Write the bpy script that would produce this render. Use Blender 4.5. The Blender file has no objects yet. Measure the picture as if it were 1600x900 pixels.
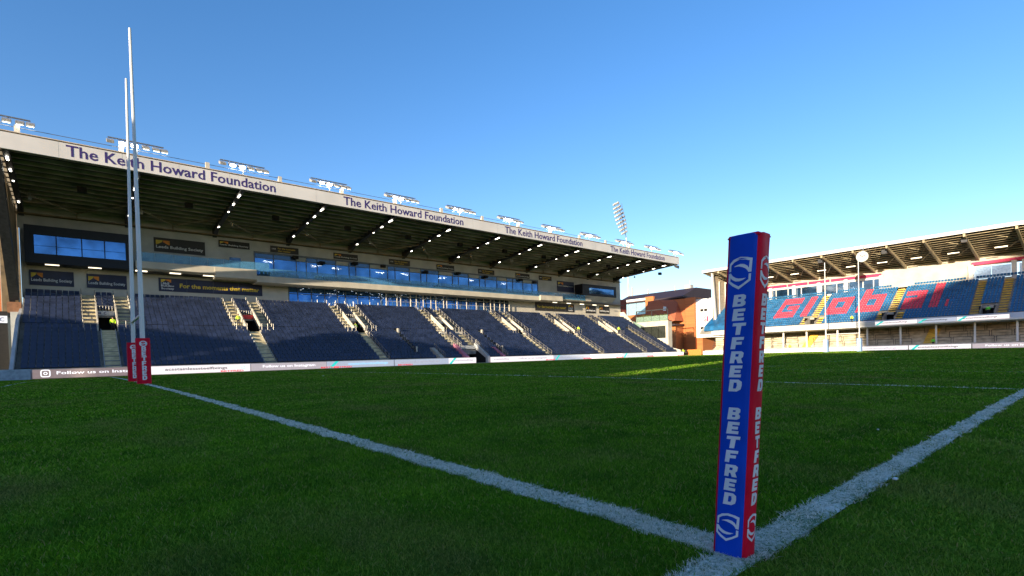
import bpy, bmesh, math, random
import numpy as np
from mathutils import Vector, Matrix
R = math.radians
rnd = random.Random(7)
sc = bpy.context.scene
# ------------------------------------------------------------------ camera
cam_d = bpy.data.cameras.new('camera'); cam = bpy.data.objects.new('camera', cam_d)
sc.collection.objects.link(cam); sc.camera = cam
right = Vector((0.7618, -0.6473, -0.0279)); fwd = Vector((0.6467, 0.7624, -0.0183))
fwd.normalize(); right = (right - fwd * right.dot(fwd)).normalized(); up = right.cross(fwd)
cam.matrix_world = Matrix(((right.x, up.x, -fwd.x, -2.351), (right.y, up.y, -fwd.y, -1.186),
                           (right.z, up.z, -fwd.z, 0.967), (0, 0, 0, 1)))
cam_d.sensor_width = 36; cam_d.lens = 18.012
cam_d.shift_y = 0.0761
cam_d.clip_start = 0.05; cam_d.clip_end = 3000
# ------------------------------------------------------------------ sky and sun
SUN_EL, SUN_DIR = 8.4, 16.7           # the light travels towards +X, turned 16.7 degrees to +Y
w = bpy.data.worlds.new('World'); sc.world = w; w.use_nodes = True
nt = w.node_tree; nt.nodes.clear()
sky = nt.nodes.new('ShaderNodeTexSky'); sky.sky_type = 'NISHITA'; sky.sun_disc = False
sky.sun_elevation = R(SUN_EL); sky.sun_rotation = R(270 - SUN_DIR)
sky.air_density = 1.0; sky.dust_density = 0.35; sky.ozone_density = 2.6; sky.altitude = 50
bg = nt.nodes.new('ShaderNodeBackground'); bg.inputs['Strength'].default_value = 0.134
hs = nt.nodes.new('ShaderNodeHueSaturation'); hs.inputs['Saturation'].default_value = 1.22
gm = nt.nodes.new('ShaderNodeGamma'); gm.inputs['Gamma'].default_value = 1.0
out = nt.nodes.new('ShaderNodeOutputWorld')
nt.links.new(sky.outputs[0], hs.inputs['Color']); nt.links.new(hs.outputs[0], gm.inputs[0]); tn = nt.nodes.new('ShaderNodeMix'); tn.data_type = 'RGBA'; tn.blend_type = 'MULTIPLY'; tn.inputs[0].default_value = 1; tn.inputs[7].default_value = (1.10, .87, .95, 1)
nt.links.new(gm.outputs[0], tn.inputs[6]); nt.links.new(tn.outputs[2], bg.inputs[0]); nt.links.new(bg.outputs[0], out.inputs[0])
sun_d = bpy.data.lights.new('sun', 'SUN'); sun = bpy.data.objects.new('sun', sun_d); sc.collection.objects.link(sun)
sun_d.energy = 4.4; sun_d.angle = R(0.45); sun_d.color = (1.0, 0.83, 0.60)
e, a = R(SUN_EL), R(SUN_DIR)
sdir = Vector((math.cos(a) * math.cos(e), math.sin(a) * math.cos(e), -math.sin(e)))
sun.rotation_euler = (-sdir).to_track_quat('Z', 'Y').to_euler(); sun.location = (-60, -30, 60)
sc.view_settings.view_transform = 'Standard'; sc.view_settings.look = 'None'
sc.view_settings.exposure = 1.42; sc.view_settings.gamma = 1.0
sc.cycles.max_bounces = 5; sc.cycles.diffuse_bounces = 3; sc.cycles.glossy_bounces = 3
sc.cycles.transparent_max_bounces = 12; sc.cycles.use_denoising = True

# ------------------------------------------------------------------ materials
MATS = {}
def mat(name, col, rough=.7, metal=0., noise=.12, scale=3., bump=0., bscale=30., emit=None, es=0., spec=.4, col2=None, alpha=None, coat=0.):
    if name in MATS: return MATS[name]
    m = bpy.data.materials.new(name); m.use_nodes = True; t = m.node_tree; N = t.nodes; L = t.links
    b = N['Principled BSDF']; b.inputs['Roughness'].default_value = rough; b.inputs['Metallic'].default_value = metal
    b.inputs['Specular IOR Level'].default_value = spec
    b.inputs['Coat Weight'].default_value = coat
    tc = N.new('ShaderNodeTexCoord'); n = N.new('ShaderNodeTexNoise'); n.inputs['Scale'].default_value = scale; n.inputs['Detail'].default_value = 5
    L.new(tc.outputs['Object'], n.inputs['Vector'])
    mx = N.new('ShaderNodeMix'); mx.data_type = 'RGBA'
    c = Vector(col[:3]); c2 = Vector(col2) if col2 else c * (1 - noise * 2)
    c1 = c if col2 else c * (1 + noise)
    mx.inputs[6].default_value = (*c1, 1); mx.inputs[7].default_value = (*c2, 1)
    rmp = N.new('ShaderNodeMapRange'); rmp.inputs[1].default_value = .35; rmp.inputs[2].default_value = .68
    L.new(n.outputs['Fac'], rmp.inputs[0]); L.new(rmp.outputs[0], mx.inputs[0]); L.new(mx.outputs[2], b.inputs['Base Color'])
    if bump:
        n2 = N.new('ShaderNodeTexNoise'); n2.inputs['Scale'].default_value = bscale; n2.inputs['Detail'].default_value = 4
        L.new(tc.outputs['Object'], n2.inputs['Vector'])
        bp = N.new('ShaderNodeBump'); bp.inputs['Strength'].default_value = bump; bp.inputs['Distance'].default_value = .05
        L.new(n2.outputs['Fac'], bp.inputs['Height']); L.new(bp.outputs[0], b.inputs['Normal'])
    if emit:
        b.inputs['Emission Color'].default_value = (*emit, 1); b.inputs['Emission Strength'].default_value = es
    if alpha is not None:
        tr = N.new('ShaderNodeBsdfTransparent'); tr.inputs[0].default_value = (.75, .9, .92, 1)
        ms = N.new('ShaderNodeMixShader'); ms.inputs[0].default_value = alpha
        L.new(tr.outputs[0], ms.inputs[1]); L.new(b.outputs[0], ms.inputs[2]); L.new(ms.outputs[0], N['Material Output'].inputs['Surface'])
    MATS[name] = m; return m

def grass_mat(name, blade=False):
    m = bpy.data.materials.new(name); m.use_nodes = True; t = m.node_tree; N = t.nodes; L = t.links
    b = N['Principled BSDF']; b.inputs['Roughness'].default_value = .9; b.inputs['Specular IOR Level'].default_value = .0
    g = N.new('ShaderNodeNewGeometry')
    def noise(scale, detail=4, sx=1, sy=1):
        mp = N.new('ShaderNodeMapping'); mp.inputs['Scale'].default_value = (sx, sy, 1)
        L.new(g.outputs['Position'], mp.inputs['Vector'])
        n = N.new('ShaderNodeTexNoise'); n.inputs['Scale'].default_value = scale; n.inputs['Detail'].default_value = detail
        L.new(mp.outputs[0], n.inputs['Vector']); return n.outputs['Fac']
    def rng(s, a0, a1, b0=0, b1=1):
        r = N.new('ShaderNodeMapRange'); r.inputs[1].default_value = a0; r.inputs[2].default_value = a1
        r.inputs[3].default_value = b0; r.inputs[4].default_value = b1; L.new(s, r.inputs[0]); return r.outputs[0]
    def mix(f, c1, c2, kind='MIX'):
        x = N.new('ShaderNodeMix'); x.data_type = 'RGBA'; x.blend_type = kind
        if isinstance(f, float): x.inputs[0].default_value = f
        else: L.new(f, x.inputs[0])
        for i, c in ((6, c1), (7, c2)):
            if isinstance(c, tuple): x.inputs[i].default_value = (*c, 1)
            else: L.new(c, x.inputs[i])
        return x.outputs[2]
    big = rng(noise(.35, 5), .35, .65)
    mid = rng(noise(2.2, 5), .35, .68)
    c = mix(big, (.092, .215, .008), (.120, .245, .010))
    c = mix(mid, c, (.062, .145, .009))
    # mown bands across the pitch and worn brownish scuffs
    sep = N.new('ShaderNodeSeparateXYZ'); L.new(g.outputs['Position'], sep.inputs[0])
    wv = N.new('ShaderNodeMath'); wv.operation = 'SINE'
    ml = N.new('ShaderNodeMath'); ml.operation = 'MULTIPLY'; ml.inputs[1].default_value = .52; L.new(sep.outputs[0], ml.inputs[0]); L.new(ml.outputs[0], wv.inputs[0])
    band = rng(wv.outputs[0], -.25, .25)
    c = mix(band, c, mix(1.0, c, (.86, .90, .9), 'MULTIPLY'))
    worn = rng(noise(.8, 8, 1, .5), .52, .72, 0, .7)
    c = mix(worn, c, (.17, .155, .04))
    pale = rng(noise(.45, 7, .35, 1.7), .47, .70, 0, .65)
    c = mix(pale, c, (.145, .245, .022))
    if blade:
        at = N.new('ShaderNodeAttribute'); at.attribute_name = 'tone'
        c = mix(rng(at.outputs['Fac'], 0, .9), mix(1.0, c, (.38, .48, .40), 'MULTIPLY'), mix(1.0, c, (2.0, 1.8, 2.3), 'MULTIPLY'))
        c = mix(rng(at.outputs['Fac'], .90, .97), c, (.32, .29, .09))
        b.inputs['Roughness'].default_value = .7; b.inputs['Specular IOR Level'].default_value = .06
        tl = N.new('ShaderNodeBsdfTranslucent'); L.new(c, tl.inputs[0])
        ms = N.new('ShaderNodeMixShader'); ms.inputs[0].default_value = .3
        L.new(b.outputs[0], ms.inputs[1]); L.new(tl.outputs[0], ms.inputs[2]); L.new(ms.outputs[0], N['Material Output'].inputs['Surface'])
    else:
        fine = rng(noise(45, 6), .3, .7)
        c = mix(fine, mix(1.0, c, (.62, .66, .6), 'MULTIPLY'), mix(1.0, c, (1.25, 1.22, 1.2), 'MULTIPLY'))
        bp = N.new('ShaderNodeBump'); bp.inputs['Strength'].default_value = .9; bp.inputs['Distance'].default_value = .05
        L.new(noise(28, 6), bp.inputs['Height']); L.new(bp.outputs[0], b.inputs['Normal'])
    L.new(c, b.inputs['Base Color'])
    return m

def line_mat():
    m = bpy.data.materials.new('line_paint'); m.use_nodes = True; t = m.node_tree; N = t.nodes; L = t.links
    b = N['Principled BSDF']; b.inputs['Roughness'].default_value = .8
    g = N.new('ShaderNodeNewGeometry')
    n = N.new('ShaderNodeTexNoise'); n.inputs['Scale'].default_value = 40; n.inputs['Detail'].default_value = 5
    n2 = N.new('ShaderNodeTexNoise'); n2.inputs['Scale'].default_value = 2.2; n2.inputs['Detail'].default_value = 6
    L.new(g.outputs['Position'], n.inputs['Vector']); L.new(g.outputs['Position'], n2.inputs['Vector'])
    ad = N.new('ShaderNodeMath'); ad.operation = 'ADD'; L.new(n.outputs[0], ad.inputs[0]); L.new(n2.outputs[0], ad.inputs[1])
    r = N.new('ShaderNodeMapRange'); r.inputs[1].default_value = .8; r.inputs[2].default_value = 1.15; L.new(ad.outputs[0], r.inputs[0])
    x = N.new('ShaderNodeMix'); x.data_type = 'RGBA'; x.inputs[6].default_value = (.80, .76, .66, 1); x.inputs[7].default_value = (.10, .19, .08, 1)
    L.new(r.outputs[0], x.inputs[0]); L.new(x.outputs[2], b.inputs['Base Color'])
    bp = N.new('ShaderNodeBump'); bp.inputs['Strength'].default_value = .8; bp.inputs['Distance'].default_value = .04; L.new(n.outputs[0], bp.inputs['Height']); L.new(bp.outputs[0], b.inputs['Normal'])
    return m

def brick_mat(name, c1, c2, mortar, scale=1.0):
    m = bpy.data.materials.new(name); m.use_nodes = True; t = m.node_tree; N = t.nodes; L = t.links
    b = N['Principled BSDF']; b.inputs['Roughness'].default_value = .85
    tc = N.new('ShaderNodeTexCoord'); mp = N.new('ShaderNodeMapping'); mp.inputs['Rotation'].default_value = (R(90), 0, R(90))
    L.new(tc.outputs['Object'], mp.inputs[0])
    br = N.new('ShaderNodeTexBrick'); br.inputs['Color1'].default_value = (*c1, 1); br.inputs['Color2'].default_value = (*c2, 1); br.inputs['Mortar'].default_value = (*mortar, 1)
    br.inputs['Scale'].default_value = 3.2 * scale; br.inputs['Mortar Size'].default_value = .012
    L.new(mp.outputs[0], br.inputs['Vector']); L.new(br.outputs[0], b.inputs['Base Color'])
    return m

M_conc = mat('concrete', (.36, .34, .29), .85, noise=.18, scale=.9, bump=.3, bscale=12)
M_conc_dk = mat('terrace_concrete', (.22, .215, .20), .9, noise=.2, scale=.7)  # darker tone stands in for the shadow between seat rows
M_cream = mat('cream_render', (.50, .465, .39), .75, noise=.07, scale=.5)
M_step = mat('stair_edge_yellow', (.58, .50, .31), .8, noise=.15, scale=1.5)
M_tread = mat('tan_tread', (.46, .38, .21), .8, noise=.15, scale=1.5)
M_white = mat('white_paint', (.66, .66, .64), .45, noise=.05, scale=.6)
M_fascia = mat('fascia_white', (.56, .55, .53), .5, noise=.05, scale=.35)
M_seat = mat('navy_seat', (.019, .029, .066), .45, noise=.25, scale=.9, spec=.5)
M_bracket = mat('seat_bracket', (.34, .35, .36), .6, metal=.3)
M_seatb = mat('blue_seat', (.012, .115, .27), .5, noise=.2, scale=.8, spec=.4)
M_seatp = mat('pink_seat', (.56, .045, .085), .5, noise=.12, scale=.8, spec=.4)
M_dark = mat('dark_steel', (.035, .038, .045), .5, noise=.2)
M_purlin = mat('roof_purlin', (.33, .30, .24), .6, noise=.25, scale=.4)
M_sheet = mat('roof_sheet', (.03, .028, .026), .7, noise=.25, scale=.5)
M_tan = mat('tan_steel', (.38, .32, .21), .6, noise=.2, scale=.6)
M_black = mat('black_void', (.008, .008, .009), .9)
M_navy = mat('navy_board', (.012, .016, .052), .5, noise=.15, scale=1)
M_blacksign = mat('black_board', (.02, .018, .016), .5)
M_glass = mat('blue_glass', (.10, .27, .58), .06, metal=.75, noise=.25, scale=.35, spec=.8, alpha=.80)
M_glassd = mat('dark_glass', (.02, .06, .13), .05, metal=.35, noise=.3, scale=.4, spec=1)
M_frame = mat('grey_frame', (.12, .14, .17), .5)
M_bal = mat('balustrade_glass', (.12, .34, .58), .08, spec=.9, alpha=.45)
M_green_gl = mat('green_glass', (.30, .42, .35), .1, alpha=.5)
M_rail = mat('galvanised_rail', (.30, .29, .26), .45, metal=.5)
M_yel = mat('yellow_aisle', (.75, .47, .04), .8, noise=.18, scale=1.2)
M_lamp = mat('lit_lamp', (.9, .9, .9), .4, emit=(1, .98, .92), es=20)
M_lamp2 = mat('dim_lamp', (.9, .9, .9), .4, emit=(1, .97, .90), es=4.5)
M_strip = mat('lit_strip', (.9, .9, .9), .4, emit=(1, .93, .78), es=5)
M_soft = mat('warm_strip', (.9, .85, .7), .4, emit=(1, .86, .62), es=.9)
M_unlit = mat('lamp_housing', (.30, .30, .29), .5)
M_blue = mat('blue_vinyl', (.003, .062, .50), .55, noise=.08, scale=6, bump=.12, bscale=9, spec=.12)
M_red = mat('red_vinyl', (.62, .004, .03), .55, noise=.08, scale=6, bump=.12, bscale=9, spec=.12)
M_let = mat('white_print', (.66, .70, .74), .55, noise=.04)
M_txt_navy = mat('navy_lettering', (.035, .02, .13), .6)
M_gold = mat('gold_lettering', (.62, .44, .04), .6)
M_orange = mat('orange_print', (.65, .22, .02), .6)
M_txtw = mat('white_lettering', (.62, .62, .62), .6)
M_hiv = mat('hi_vis_yellow', (.50, .85, .03), .7, noise=.1, scale=5, emit=None)
M_hivg = mat('hi_vis_green', (.12, .75, .05), .7)
M_skin = mat('skin', (.42, .24, .16), .6)
M_trou = mat('dark_trousers', (.02, .022, .03), .8)
M_hair = mat('dark_hair', (.02, .014, .01), .7)
M_pink = mat('magenta_band', (.50, .02, .10), .5, noise=.1)
M_roofdk = mat('dark_roof_sheet', (.035, .022, .028), .6)
M_brick = brick_mat('orange_brick', (.48, .155, .045), (.38, .11, .035), (.36, .2, .1))
M_tile = brick_mat('terracotta_tile', (.40, .12, .05), (.31, .085, .04), (.20, .07, .04), .9)
M_pinkwall = mat('pink_wall', (.45, .17, .24), .7)
M_led = mat('led_panel_white', (.5, .48, .47), .5, emit=(1, .86, .83), es=.40, noise=.03)
M_led2 = mat('led_panel_taupe', (.2, .18, .17), .5, emit=(.30, .20, .18), es=.32, col2=(.3, .25, .24))
M_led3 = mat('led_panel_pale', (.42, .46, .52), .5, emit=(.70, .72, .80), es=.22, noise=.03)
M_ledw = mat('led_text_white', (.9, .9, .9), .5, emit=(1, .93, .92), es=.42)
M_ledk = mat('led_text_dark', (.08, .08, .1), .5)
M_ledg = mat('led_text_grey', (.4, .38, .42), .5, emit=(.5, .47, .5), es=.3)
M_ledt = mat('led_teal', (.0, .4, .35), .5, emit=(.02, .45, .38), es=.6)
M_ledr = mat('led_red', (.5, .02, .03), .5, emit=(.55, .03, .04), es=.6)
M_ledb = mat('led_blue', (.2, .4, .6), .5, emit=(.25, .50, .75), es=.6)
M_wallg = mat('grey_panel_wall', (.42, .43, .42), .7, noise=.08, scale=.6)
M_clad = mat('brown_cladding', (.20, .15, .085), .7, noise=.25, scale=.7)
M_plant = mat('planting_green', (.06, .10, .025), .9, noise=.4, scale=4)
GRASS = grass_mat('pitch_grass'); BLADE = grass_mat('grass_blades', True); LINE = line_mat()
def white_blade():
    m = bpy.data.materials.new('painted_blades'); m.use_nodes = True; t = m.node_tree; N = t.nodes; L = t.links
    b = N['Principled BSDF']; b.inputs['Roughness'].default_value = .7
    at = N.new('ShaderNodeAttribute'); at.attribute_name = 'tone'
    x = N.new('ShaderNodeMix'); x.data_type = 'RGBA'; x.inputs[6].default_value = (.46, .48, .38, 1); x.inputs[7].default_value = (.90, .85, .74, 1)
    L.new(at.outputs['Fac'], x.inputs[0]); L.new(x.outputs[2], b.inputs['Base Color'])
    tl = N.new('ShaderNodeBsdfTranslucent'); L.new(x.outputs[2], tl.inputs[0])
    ms = N.new('ShaderNodeMixShader'); ms.inputs[0].default_value = .2
    L.new(b.outputs[0], ms.inputs[1]); L.new(tl.outputs[0], ms.inputs[2]); L.new(ms.outputs[0], N['Material Output'].inputs['Surface'])
    return m
WBLADE = white_blade()

# ------------------------------------------------------------------ mesh helpers
IDT = lambda p: p
SWAP = lambda p: (p[1], p[0], p[2])           # (along Y, depth X, Z) for the end stand
class MB:
    def __init__(s, T=IDT): s.v = []; s.f = []; s.m = []; s.T = T; s.cur = 0
    def add(s, vs, fs):
        n = len(s.v); s.v += [s.T(v) for v in vs]
        flip = s.T is SWAP
        for f in fs:
            f = [n + i for i in f]; s.f.append(f[::-1] if flip else f); s.m.append(s.cur)
        return s
    def box(s, x0, x1, y0, y1, z0, z1):
        if x0 > x1: x0, x1 = x1, x0
        if y0 > y1: y0, y1 = y1, y0
        if z0 > z1: z0, z1 = z1, z0
        return s.add([(x0, y0, z0), (x1, y0, z0), (x1, y1, z0), (x0, y1, z0), (x0, y0, z1), (x1, y0, z1), (x1, y1, z1), (x0, y1, z1)],
                     [(0, 3, 2, 1), (4, 5, 6, 7), (0, 1, 5, 4), (1, 2, 6, 5), (2, 3, 7, 6), (3, 0, 4, 7)])
    def prism(s, a0, a1, poly, axis=0):
        """extrude a polygon given in the two other axes"""
        n = len(poly)
        def P(a, p): return (a, p[0], p[1]) if axis == 0 else ((p[0], a, p[1]) if axis == 1 else (p[0], p[1], a))
        vs = [P(a0, p) for p in poly] + [P(a1, p) for p in poly]
        fs = [tuple(range(n))[::-1], tuple(range(n, 2 * n))]
        fs += [(i, (i + 1) % n, n + (i + 1) % n, n + i) for i in range(n)]
        return s.add(vs, fs)
    def tube(s, p, q, r, n=6, r2=None):
        p, q = Vector(p), Vector(q); d = (q - p).normalized()
        u = d.orthogonal().normalized(); v = d.cross(u); r2 = r if r2 is None else r2
        vs = []
        for c, rr in ((p, r), (q, r2)):
            for i in range(n):
                a = 2 * math.pi * i / n; vs.append(tuple(c + u * rr * math.cos(a) + v * rr * math.sin(a)))
        fs = [tuple(range(n))[::-1], tuple(range(n, 2 * n))] + [(i, (i + 1) % n, n + (i + 1) % n, n + i) for i in range(n)]
        return s.add(vs, fs)
    def mesh(s, name, mats, recalc=True, smooth=False):
        me = bpy.data.meshes.new(name); me.from_pydata(s.v, [], s.f)
        if not isinstance(mats, (list, tuple)): mats = [mats]
        for m in mats: me.materials.append(m)
        if any(s.m): me.polygons.foreach_set('material_index', s.m)
        if recalc:
            bm = bmesh.new(); bm.from_mesh(me); bmesh.ops.recalc_face_normals(bm, faces=bm.faces); bm.to_mesh(me); bm.free()
        if smooth: me.polygons.foreach_set('use_smooth', [True] * len(me.polygons))
        me.update(); return me
    def build(s, name, mats, parent=None, **k):
        return link(name, s.mesh(name, mats, **k), parent)
def link(name, me, parent=None):
    o = bpy.data.objects.new(name, me); sc.collection.objects.link(o)
    if parent is not None:
        o.parent = parent
        o.matrix_parent_inverse = parent.matrix_basis.inverted()
    return o
def tag(o, label=None, cat=None, group=None, kind=None):
    if label: o['label'] = label
    if cat: o['category'] = cat
    if group: o['group'] = group
    if kind: o['kind'] = kind
    return o
def empty(name, loc=(0, 0, 0), rz=0, **k):
    o = bpy.data.objects.new(name, None); sc.collection.objects.link(o); o.location = loc; o.rotation_euler = (0, 0, rz)
    o.empty_display_size = .2
    return tag(o, **k)
def parts(name, boxes, mt, parent, T=IDT):
    for b_ in boxes:
        m = MB(T); m.box(*b_); m.build(name, mt, parent)
def rel(o, parent): o.parent = parent; o.matrix_parent_inverse = Matrix(); return o
def copy_tree(o, parent=None):
    c = o.copy(); sc.collection.objects.link(c)
    if parent is not None: c.parent = parent
    for ch in list(o.children): copy_tree(ch, c)
    return c

# text: local x to the right, y up, facing +z; placed by a matrix of (origin, x dir, y dir)
_TM = {}
def text_mesh(s, size, bold=0., sx=1.0, align='LEFT', depth=.01):
    if (s, bold, depth) in _TM: return _TM[(s, bold, depth)].copy()
    me = _text_mesh(s, size, bold, sx, align, depth); _TM[(s, bold, depth)] = me
    return me.copy()
def _text_mesh(s, size, bold=0., sx=1.0, align='LEFT', depth=.01):
    cu = bpy.data.curves.new('lettering', 'FONT'); cu.body = s; cu.size = size; cu.offset = bold; cu.align_x = align; cu.extrude = depth
    cu.resolution_u = 2
    o = bpy.data.objects.new('tmp', cu); sc.collection.objects.link(o)
    dg = bpy.context.evaluated_depsgraph_get(); dg.update()
    me = bpy.data.meshes.new_from_object(o.evaluated_get(dg)); bpy.data.objects.remove(o); bpy.data.curves.remove(cu)
    if sx != 1: me.transform(Matrix.Diagonal((sx, 1, 1, 1)))
    return me
def frame_mat(o, xd, yd):
    xd = Vector(xd).normalized(); yd = Vector(yd).normalized(); zd = xd.cross(yd)
    return Matrix(((xd.x, yd.x, zd.x, o[0]), (xd.y, yd.y, zd.y, o[1]), (xd.z, yd.z, zd.z, o[2]), (0, 0, 0, 1)))
def text(s, width, height, o, xd, yd, m, parent, name='lettering', bold=.0, fit=True, label=None):
    if fit and len(s.replace('.', '')) <= 5 and len(s) > 1:       # a few big letters: each its own piece
        n_ = len(s); xv = Vector(xd)
        for i, ch in enumerate(s):
            if ch == '.': continue
            text(ch, width / n_ * (.45 if ch in 'l' else .85), height, Vector(o) + xv * width * i / n_, xd, yd, m, parent, 'letter', bold)
        return
    if ' ' in s:                                          # one piece per word
        ext = lambda q: (lambda c: (min(c), max(c)))([v.co.x for v in text_mesh(q, 1.0, bold).vertices])
        L0_, L1_ = ext(s); k_ = width / (L1_ - L0_); ws = s.split(' '); yv = Vector(yd)
        yr = lambda q: (lambda c: (min(c), max(c)))([v.co.y for v in text_mesh(q, 1.0, bold).vertices])
        Y0_, Y1_ = yr(s); ky = height / (Y1_ - Y0_)
        for i, wd_ in enumerate(ws):
            _, e_ = ext(' '.join(ws[:i + 1])); a0, a1 = ext(wd_); y0, y1 = yr(wd_); W_ = a1 - a0
            text(wd_, W_ * k_, (y1 - y0) * ky, Vector(o) + Vector(xd) * (e_ - W_ - L0_) * k_ + yv * (y0 - Y0_) * ky, xd, yd, m, parent, 'word', bold, fit=False)
        return
    me = text_mesh(s, 1.0, bold)
    co = np.empty(len(me.vertices) * 3); me.vertices.foreach_get('co', co); co = co.reshape(-1, 3)
    x0, x1 = co[:, 0].min(), co[:, 0].max(); y0, y1 = co[:, 1].min(), co[:, 1].max()
    co[:, 0] = (co[:, 0] - x0) * width / (x1 - x0); co[:, 1] = (co[:, 1] - y0) * height / (y1 - y0); co[:, 2] *= 1
    me.vertices.foreach_set('co', co.ravel()); me.materials.append(m)
    me.transform(frame_mat(o, xd, yd))
    ob = link(name, me, parent)
    if label: ob['label'] = label
    return ob
def shape(loops, depth=.004):
    """filled flat shape from outlines (inner outlines cut holes)"""
    cu = bpy.data.curves.new('shape', 'CURVE'); cu.dimensions = '2D'; cu.fill_mode = 'BOTH'; cu.extrude = depth
    for lp in loops:
        sp = cu.splines.new('POLY'); sp.points.add(len(lp) - 1); sp.use_cyclic_u = True
        for i, p in enumerate(lp): sp.points[i].co = (p[0], p[1], 0, 1)
    o = bpy.data.objects.new('tmp', cu); sc.collection.objects.link(o)
    dg = bpy.context.evaluated_depsgraph_get(); dg.update()
    me = bpy.data.meshes.new_from_object(o.evaluated_get(dg)); bpy.data.objects.remove(o); bpy.data.curves.remove(cu)
    return me
HEAVY = {
 'B': [[(0, 0), (.74, 0), (.95, .12), (.97, .34), (.82, .50), (.94, .64), (.92, .88), (.72, 1), (0, 1)], [(.34, .22), (.34, .38), (.60, .38), (.60, .22)], [(.34, .64), (.34, .79), (.58, .79), (.58, .64)]],
 'E': [[(0, 0), (.9, 0), (.9, .25), (.36, .25), (.36, .38), (.82, .38), (.82, .62), (.36, .62), (.36, .75), (.9, .75), (.9, 1), (0, 1)]],
 'T': [[(.32, 0), (.68, 0), (.68, .74), (1, .74), (1, 1), (0, 1), (0, .74), (.32, .74)]],
 'F': [[(0, 0), (.36, 0), (.36, .36), (.80, .36), (.80, .61), (.36, .61), (.36, .75), (.9, .75), (.9, 1), (0, 1)]],
 'R': [[(0, 0), (.35, 0), (.35, .32), (.48, .32), (.62, 0), (1.0, 0), (.82, .38), (.95, .52), (.95, .86), (.76, 1), (0, 1)], [(.35, .55), (.35, .77), (.60, .77), (.60, .55)]],
 'D': [[(0, 0), (.66, 0), (.92, .18), (.96, .5), (.92, .82), (.66, 1), (0, 1)], [(.34, .25), (.34, .75), (.56, .75), (.62, .5), (.56, .25)]],
}
SHIELD = [
 [(.02, .575), (.03, .83), (.22, .94), (.50, 1.0), (.78, .97), (1.0, .92), (.98, .50), (.86, .50), (.82, .56), (.74, .62), (.62, .67), (.45, .71), (.24, .71), (.36, .75), (.52, .78), (.68, .76), (.80, .70), (.87, .62), (.89, .85), (.70, .90), (.48, .92), (.26, .86), (.12, .78), (.11, .575)],
 [(0.0, .52), (.0, .24), (.22, .11), (.48, 0.0), (.74, .12), (.97, .24), (.97, .45), (.88, .45), (.88, .28), (.70, .18), (.48, .09), (.27, .18), (.09, .28), (.10, .38), (.20, .31), (.34, .255), (.50, .245), (.64, .27), (.78, .33), (.62, .325), (.46, .335), (.32, .37), (.20, .43), (.10, .53)]]

def gz(x, y):
    t = (y - 34) / 36.0
    return .198 * max(0., 1 - t * t) - .198 * (1 - (34 / 36.) ** 2)

# ------------------------------------------------------------------ ground
def ground():
    ys = [-900, -400, -150, -60, -20, -6, -3] + [i * .75 for i in range(-2, 0)] + [i * 1.5 for i in range(0, 49)] + [80, 100, 150, 400, 900]
    xs = [-900, -300, -60, -12, -6, -3, 0, 3, 8, 20, 60, 121, 160, 400, 1500]
    V = [(x, y, gz(x, y) if -6 < y < 74 else -.0214) for y in ys for x in xs]; n = len(xs)
    F = [(j * n + i, j * n + i + 1, (j + 1) * n + i + 1, (j + 1) * n + i) for j in range(len(ys) - 1) for i in range(n - 1)]
    me = bpy.data.meshes.new('pitch'); me.from_pydata(V, [], F); me.materials.append(GRASS)
    me.polygons.foreach_set('use_smooth', [True] * len(F))
    tag(link('pitch', me), kind='structure')
ground()
# warning-track strip of artificial turf round the pitch is left as grass; paved ground behind the boards
b = MB(); b.box(-60, 121.0, 71.5, 72.3, -.2, .03); tag(b.build('pavement', M_conc), kind='structure')

def strip(pts, wd, name='pitch_line', lift=.006, mt=None):
    """a ribbon along pts (x,y) of width wd lying on the crowned ground; wd may vary"""
    V = []; F = []
    P = []
    for (x0, y0), (x1, y1) in zip(pts[:-1], pts[1:]):
        L = math.hypot(x1 - x0, y1 - y0); k = max(1, int(L / .8))
        for i in range(k): P.append((x0 + (x1 - x0) * i / k, y0 + (y1 - y0) * i / k))
    P.append(pts[-1])
    for i, p in enumerate(P):
        q = P[min(i + 1, len(P) - 1)]; o = P[max(i - 1, 0)]
        dx, dy = q[0] - o[0], q[1] - o[1]; L = math.hypot(dx, dy); nx, ny = -dy / L, dx / L
        j = rnd.uniform(-.012, .012)
        for sgn in (-1, 1):
            x = p[0] + nx * (wd / 2 * sgn + j); y = p[1] + ny * (wd / 2 * sgn + j); V.append((x, y, gz(x, y) + lift))
    F = [(2 * i, 2 * i + 1, 2 * i + 3, 2 * i + 2) for i in range(len(P) - 1)]
    me = bpy.data.meshes.new(name); me.from_pydata(V, [], F); me.materials.append(mt or LINE)
    return tag(link(name, me), kind='structure')
strip([(.05, .07), (.05, 61)], .22, 'goal_line')
strip([(-3, -.04), (118, -.04)], .175, 'touchline', lift=.010)
strip([(12.4, .1), (12.3, 61)], .10, 'ten_metre_line')
strip([(20.9, .1), (20.7, 61)], .07, 'twenty_metre_line')
for x0, x1 in ((12.0, 14.1), (24.2, 26.6), (33, 36.7), (43.4, 46.6)): strip([(x0, 10.3), (x1, 10.3)], .09, 'dash_mark')
strip([(-5.2, 24), (-5.15, 42), (-4.9, 48), (-4.3, 51.2), (-3, 52.5)], .10, 'dead_ball_line')
strip([(102.77, 0), (102.77, 61)], .10, 'far_goal_line')
strip([(62, .1), (62, 61)], .08, 'halfway_line')

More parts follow.
